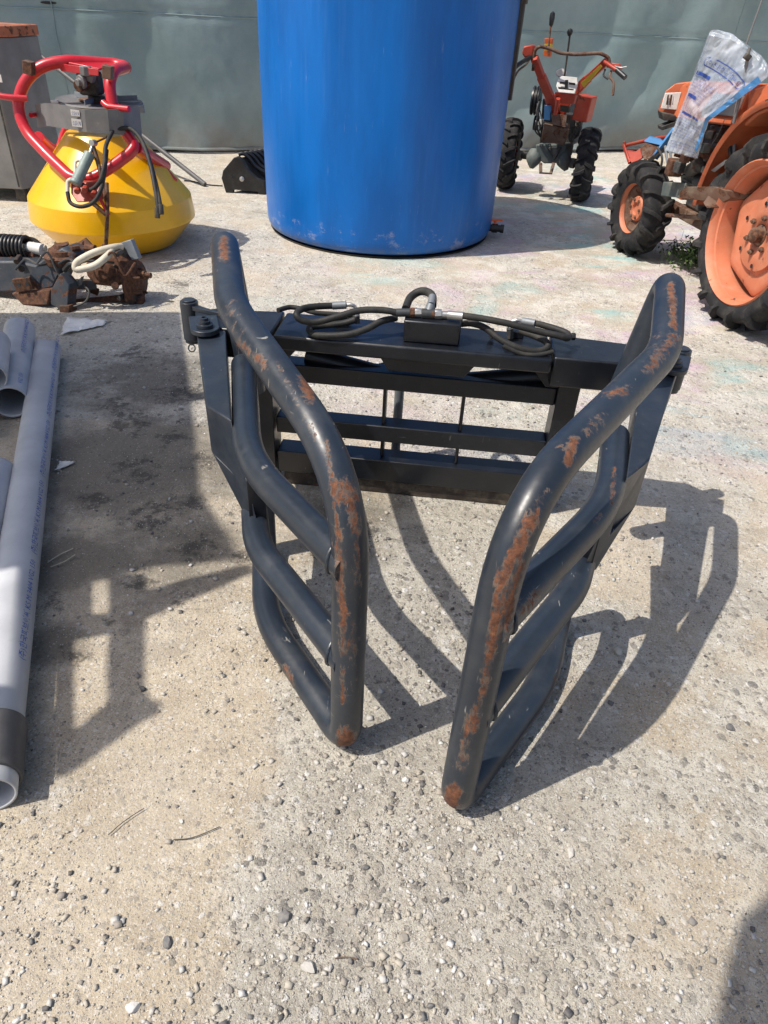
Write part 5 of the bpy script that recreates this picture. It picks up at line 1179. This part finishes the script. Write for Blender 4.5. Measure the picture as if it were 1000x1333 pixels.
stones = [(172,1313,22,.97,'white stone lying at the bottom edge left of centre'), (402,1260,24,.72,'flat pale grey angular stone near the bottom centre'), (372,1194,20,.15,'flat dark grey stone upright in grit below the left fork'), (218,1230,17,.12,'blue grey stone in sand, upper of the pair bottom left'),
 (338,1254,16,.6,'light grey stone between the white and the flat angular stones'), (528,1016,13,.93,'small white stone in front of the left fork foot'), (665,1158,17,.62,'pale grey stone beneath the right fork foot'), (743,1112,14,.72,'rounded pale stone in grit right of the right fork foot'),
 (950,948,15,.10,'dark grey stone lying right of the fork shadow'), (805,850,16,.70,'light stone inside the shadow of the right fork'), (48,1217,11,.2,'small dark stone near the lower left corner'), (236,1070,8,.85,'small white pebble on sand between the two twigs'),
 (640,1290,15,.5,None), (583,1143,13,.4,None), (477,1130,11,.1,None), (525,1222,14,.3,None), (706,1300,14,.6,None), (812,1160,10,.5,None), (545,1193,12,.55,None), (300,1290,13,.3,None), (450,1040,10,.6,None), (752,1190,10,.1,None), (604,1188,10,.7,None), (858,1245,13,.4,None),
 (700,1220,12,.65,None), (415,1300,14,.25,None), (560,1310,14,.15,None), (256,1262,10,.5,None), (320,1206,9,.65,None), (880,1130,9,.55,None), (785,1280,12,.7,None), (498,1268,12,.6,None), (385,1236,12,.45,None), (262,1218,11,.35,None), (620,1090,9,.5,None), (692,1070,9,.75,None), (905,1040,9,.15,None), (826,1010,10,.6,None), (760,985,9,.2,None), (528,1106,9,.12,None)]
loose = []
for i, (x, y, wd, tn, lb) in enumerate(stones):
    o = stone(x, y, wd, tn, lb, seed_=i)
    if lb is None: loose.append(o)

vs, fs, tn_ = [], [], []
for o in loose:
    b = len(vs); vs += [v.co + o.location for v in o.data.vertices]; fs += [tuple(i+b for i in p.vertices) for p in o.data.polygons]; tn_ += [d.value for d in o.data.attributes['tone'].data]
    bpy.data.objects.remove(o)
me = bpy.data.meshes.new('coarse_gravel'); me.from_pydata(vs, [], fs); a = me.attributes.new('tone', 'FLOAT', 'POINT'); a.data.foreach_set('value', tn_); me.materials.append(M['pebble'])
o = bpy.data.objects.new('coarse_gravel', me); COL.objects.link(o); o['kind'] = 'stuff'; o['label'] = 'coarser grey stones scattered through the grit'

# ------------------------------------------------------------------ weeds under the tractor
def weeds():
    g = G(); rs = random.Random(3)
    for k in range(1500):
        c = V(2.30+rs.gauss(0,.15), 5.42+rs.gauss(0,.14), 0); h = rs.uniform(.01, .12); c.z = h
        a, b = rs.uniform(0, 6.28), rs.uniform(.2, 1.2); l = rs.uniform(.015, .045)
        d = V(math.cos(a)*math.cos(b), math.sin(a)*math.cos(b), math.sin(b)); s = V(-math.sin(a), math.cos(a), 0)*l*.28
        g.add([c, c+d*l*.5+s, c+d*l, c+d*l*.5-s], [(0,1,2,3)])
        if k % 6 == 0: g.add([V(c.x,c.y,0)+V(.001,0,0), V(c.x,c.y,0)-V(.001,0,0), c-V(.001,0,0), c+V(.001,0,0)], [(0,1,2,3)])
    o = obj('weeds', g, M['leaf'], flat=True); o['kind'] = 'stuff'; o['label'] = 'low green weeds under the orange tractor'
weeds()

# ------------------------------------------------------------------ assumed rack out of frame at left, shaped to cast the lattice shadow
RX = -1.95
def sh(px, py, rx=None):
    rx = rx or RX; q = onh(px, py, 0); h = (q.x-rx)/SV.x; return V(rx, q.y-SV.y*h, h)  # carries a ground shadow outline back along the sun to the rack plane
RK = thing('shadow_rack', 'added unseen steel rack left of the pipes, shaped to cast the lattice shadow', 'rack', V(RX, 1.3, 0))
def rk(name, pts, rx=None): obj(name, G().prism([sh(*p, rx) for p in pts], V(-.03,0,0)), M['tdark'], RK, bevel=.003)
rk('shade_sheet', [(-90,408),(235,406),(250,520),(262,640),(318,728),(200,738),(153,752),(97,762),(60,775),(40,770),(30,715),(-60,720)], -2.7)
rk('upright', [(153,750),(190,748),(190,905),(211,914),(206,930),(180,925),(153,920)])
rk('bar', [(97,800),(154,799),(154,824),(97,834)])
rk('upright', [(97,758),(121,752),(121,808),(97,812)])
rk('brace', [(188,772),(262,752),(330,735),(332,745),(262,775),(188,806)])
rk('bar', [(97,962),(153,915),(192,900),(205,930),(185,940),(97,1004)])
rk('upright', [(84,770),(98,758),(98,1000),(84,1012)])
for y in (.6, 1.5, 2.4):
    obj('leg', G().beam(V(RX-.06,y,0), V(RX-.06,y,2.1), .06, .06), M['tdark'], RK, bevel=.003)

# ------------------------------------------------------------------ photographer, behind the lens
def person():
    pr = thing('person', 'person in dark work clothes holding up a phone behind the camera', 'person', V(.0,-.42,0))
    J = {'pel': (0,-.45,.95), 'ch': (0,-.44,1.28), 'nk': (0,-.43,1.47), 'hd': (0,-.38,1.60), 'hd2': (0,-.37,1.70),
         'ls': (-.19,-.43,1.40), 'le': (-.25,-.26,1.22), 'lw': (-.09,-.10,1.43), 'rs': (.19,-.43,1.40), 're': (.25,-.26,1.22), 'rw': (.09,-.10,1.43),
         'lh': (-.10,-.45,.90), 'lk': (-.12,-.40,.50), 'la': (-.13,-.46,.09), 'lt': (-.14,-.30,.04), 'rh': (.10,-.45,.90), 'rk': (.12,-.40,.50), 'ra': (.13,-.46,.09), 'rt': (.14,-.30,.04)}
    R_ = {'pel': .14, 'ch': .15, 'nk': .055, 'hd': .085, 'hd2': .075, 'ls': .07, 'le': .048, 'lw': .032, 'rs': .07, 're': .048, 'rw': .032, 'lh': .10, 'lk': .065, 'la': .045, 'lt': .038, 'rh': .10, 'rk': .065, 'ra': .045, 'rt': .038}
    E_ = [('pel','ch'),('ch','nk'),('nk','hd'),('hd','hd2'),('ch','ls'),('ls','le'),('le','lw'),('ch','rs'),('rs','re'),('re','rw'),('pel','lh'),('lh','lk'),('lk','la'),('la','lt'),('pel','rh'),('rh','rk'),('rk','ra'),('ra','rt')]
    for s, w_ in ((-1, 'lw'), (1, 'rw')):
        J['p'+w_] = (s*.075,-.05,1.47); R_['p'+w_] = .028; E_.append((w_, 'p'+w_))
        for k in range(4):
            n1, n2 = f'f{w_}{k}', f'g{w_}{k}'; J[n1] = (s*.078,-.032,1.465+k*.018); J[n2] = (s*.052,-.022,1.463+k*.018); R_[n1] = R_[n2] = .009; E_ += [('p'+w_, n1), (n1, n2)]
        J['t'+w_] = (s*.05,-.055,1.445); R_['t'+w_] = .011; E_.append(('p'+w_, 't'+w_))
    ks = list(J); me = bpy.data.meshes.new('body'); off = V(0,-.42,0)
    me.from_pydata([Vector(J[k])-off for k in ks], [(ks.index(a), ks.index(b)) for a, b in E_], [])
    o = bpy.data.objects.new('body', me); COL.objects.link(o); o.parent = pr; WP[o] = off
    md = o.modifiers.new('skin', 'SKIN')
    for i, k in enumerate(ks): me.skin_vertices[0].data[i].radius = (R_[k], R_[k])
    me.skin_vertices[0].data[0].use_root = True
    o.modifiers.new('sub', 'SUBSURF').levels = 2; o.modifiers['sub'].render_levels = 2
    me.materials.append(M['cloth'])
    ph = G().box(V(0,-.03,1.50), (.15,.010,.075)); tag(obj('phone', ph, M['blackpl'], bevel=.003), 'dark phone held up behind the camera', 'phone')
person()

# ------------------------------------------------------------------ unseen parasol added behind the camera so its edge shades the lower right corner
PC = V(-.335, -.53, 0)
PS = thing('shadow_parasol', 'added unseen parasol behind the camera, placed to shade the lower right corner', 'parasol', PC)
obj('pole', G().cyl(PC+V(0,0,.02), PC+V(0,0,3.2), .02), M['galv'], PS)
obj('base_plate', G().lathe([(0,0),(.28,0),(.27,.05),(.03,.07),(0,.07)], PC, V(0,0,1), 32), M['blackpl'], PS)
g = G(); vs = [PC+V(0,0,3.18)]; rings = 8
for j in range(1, rings+1):
    for k in range(48):
        t = 2*PI*k/48; f = j/rings; r_c = .78*(1-.035*abs(math.sin(4*t)))*f; vs.append(PC+V(r_c*math.cos(t), r_c*math.sin(t), 3.18-.30*f**1.4-.015*abs(math.sin(4*t))*f))
fs = [(0, 1+k, 1+(k+1) % 48) for k in range(48)] + [(1+(j-1)*48+k, 1+(j-1)*48+(k+1) % 48, 1+j*48+(k+1) % 48, 1+j*48+k) for j in range(1, rings) for k in range(48)]
g.add(vs, fs); o = obj('canopy', g, M['cloth'], PS); md = o.modifiers.new('t', 'SOLIDIFY'); md.thickness = .004
for k in range(8):
    t = 2*PI*k/8; obj('rib', G().cyl(PC+V(0,0,3.14), PC+V(.76*math.cos(t), .76*math.sin(t), 2.86), .005, seg=8), M['galv'], PS)
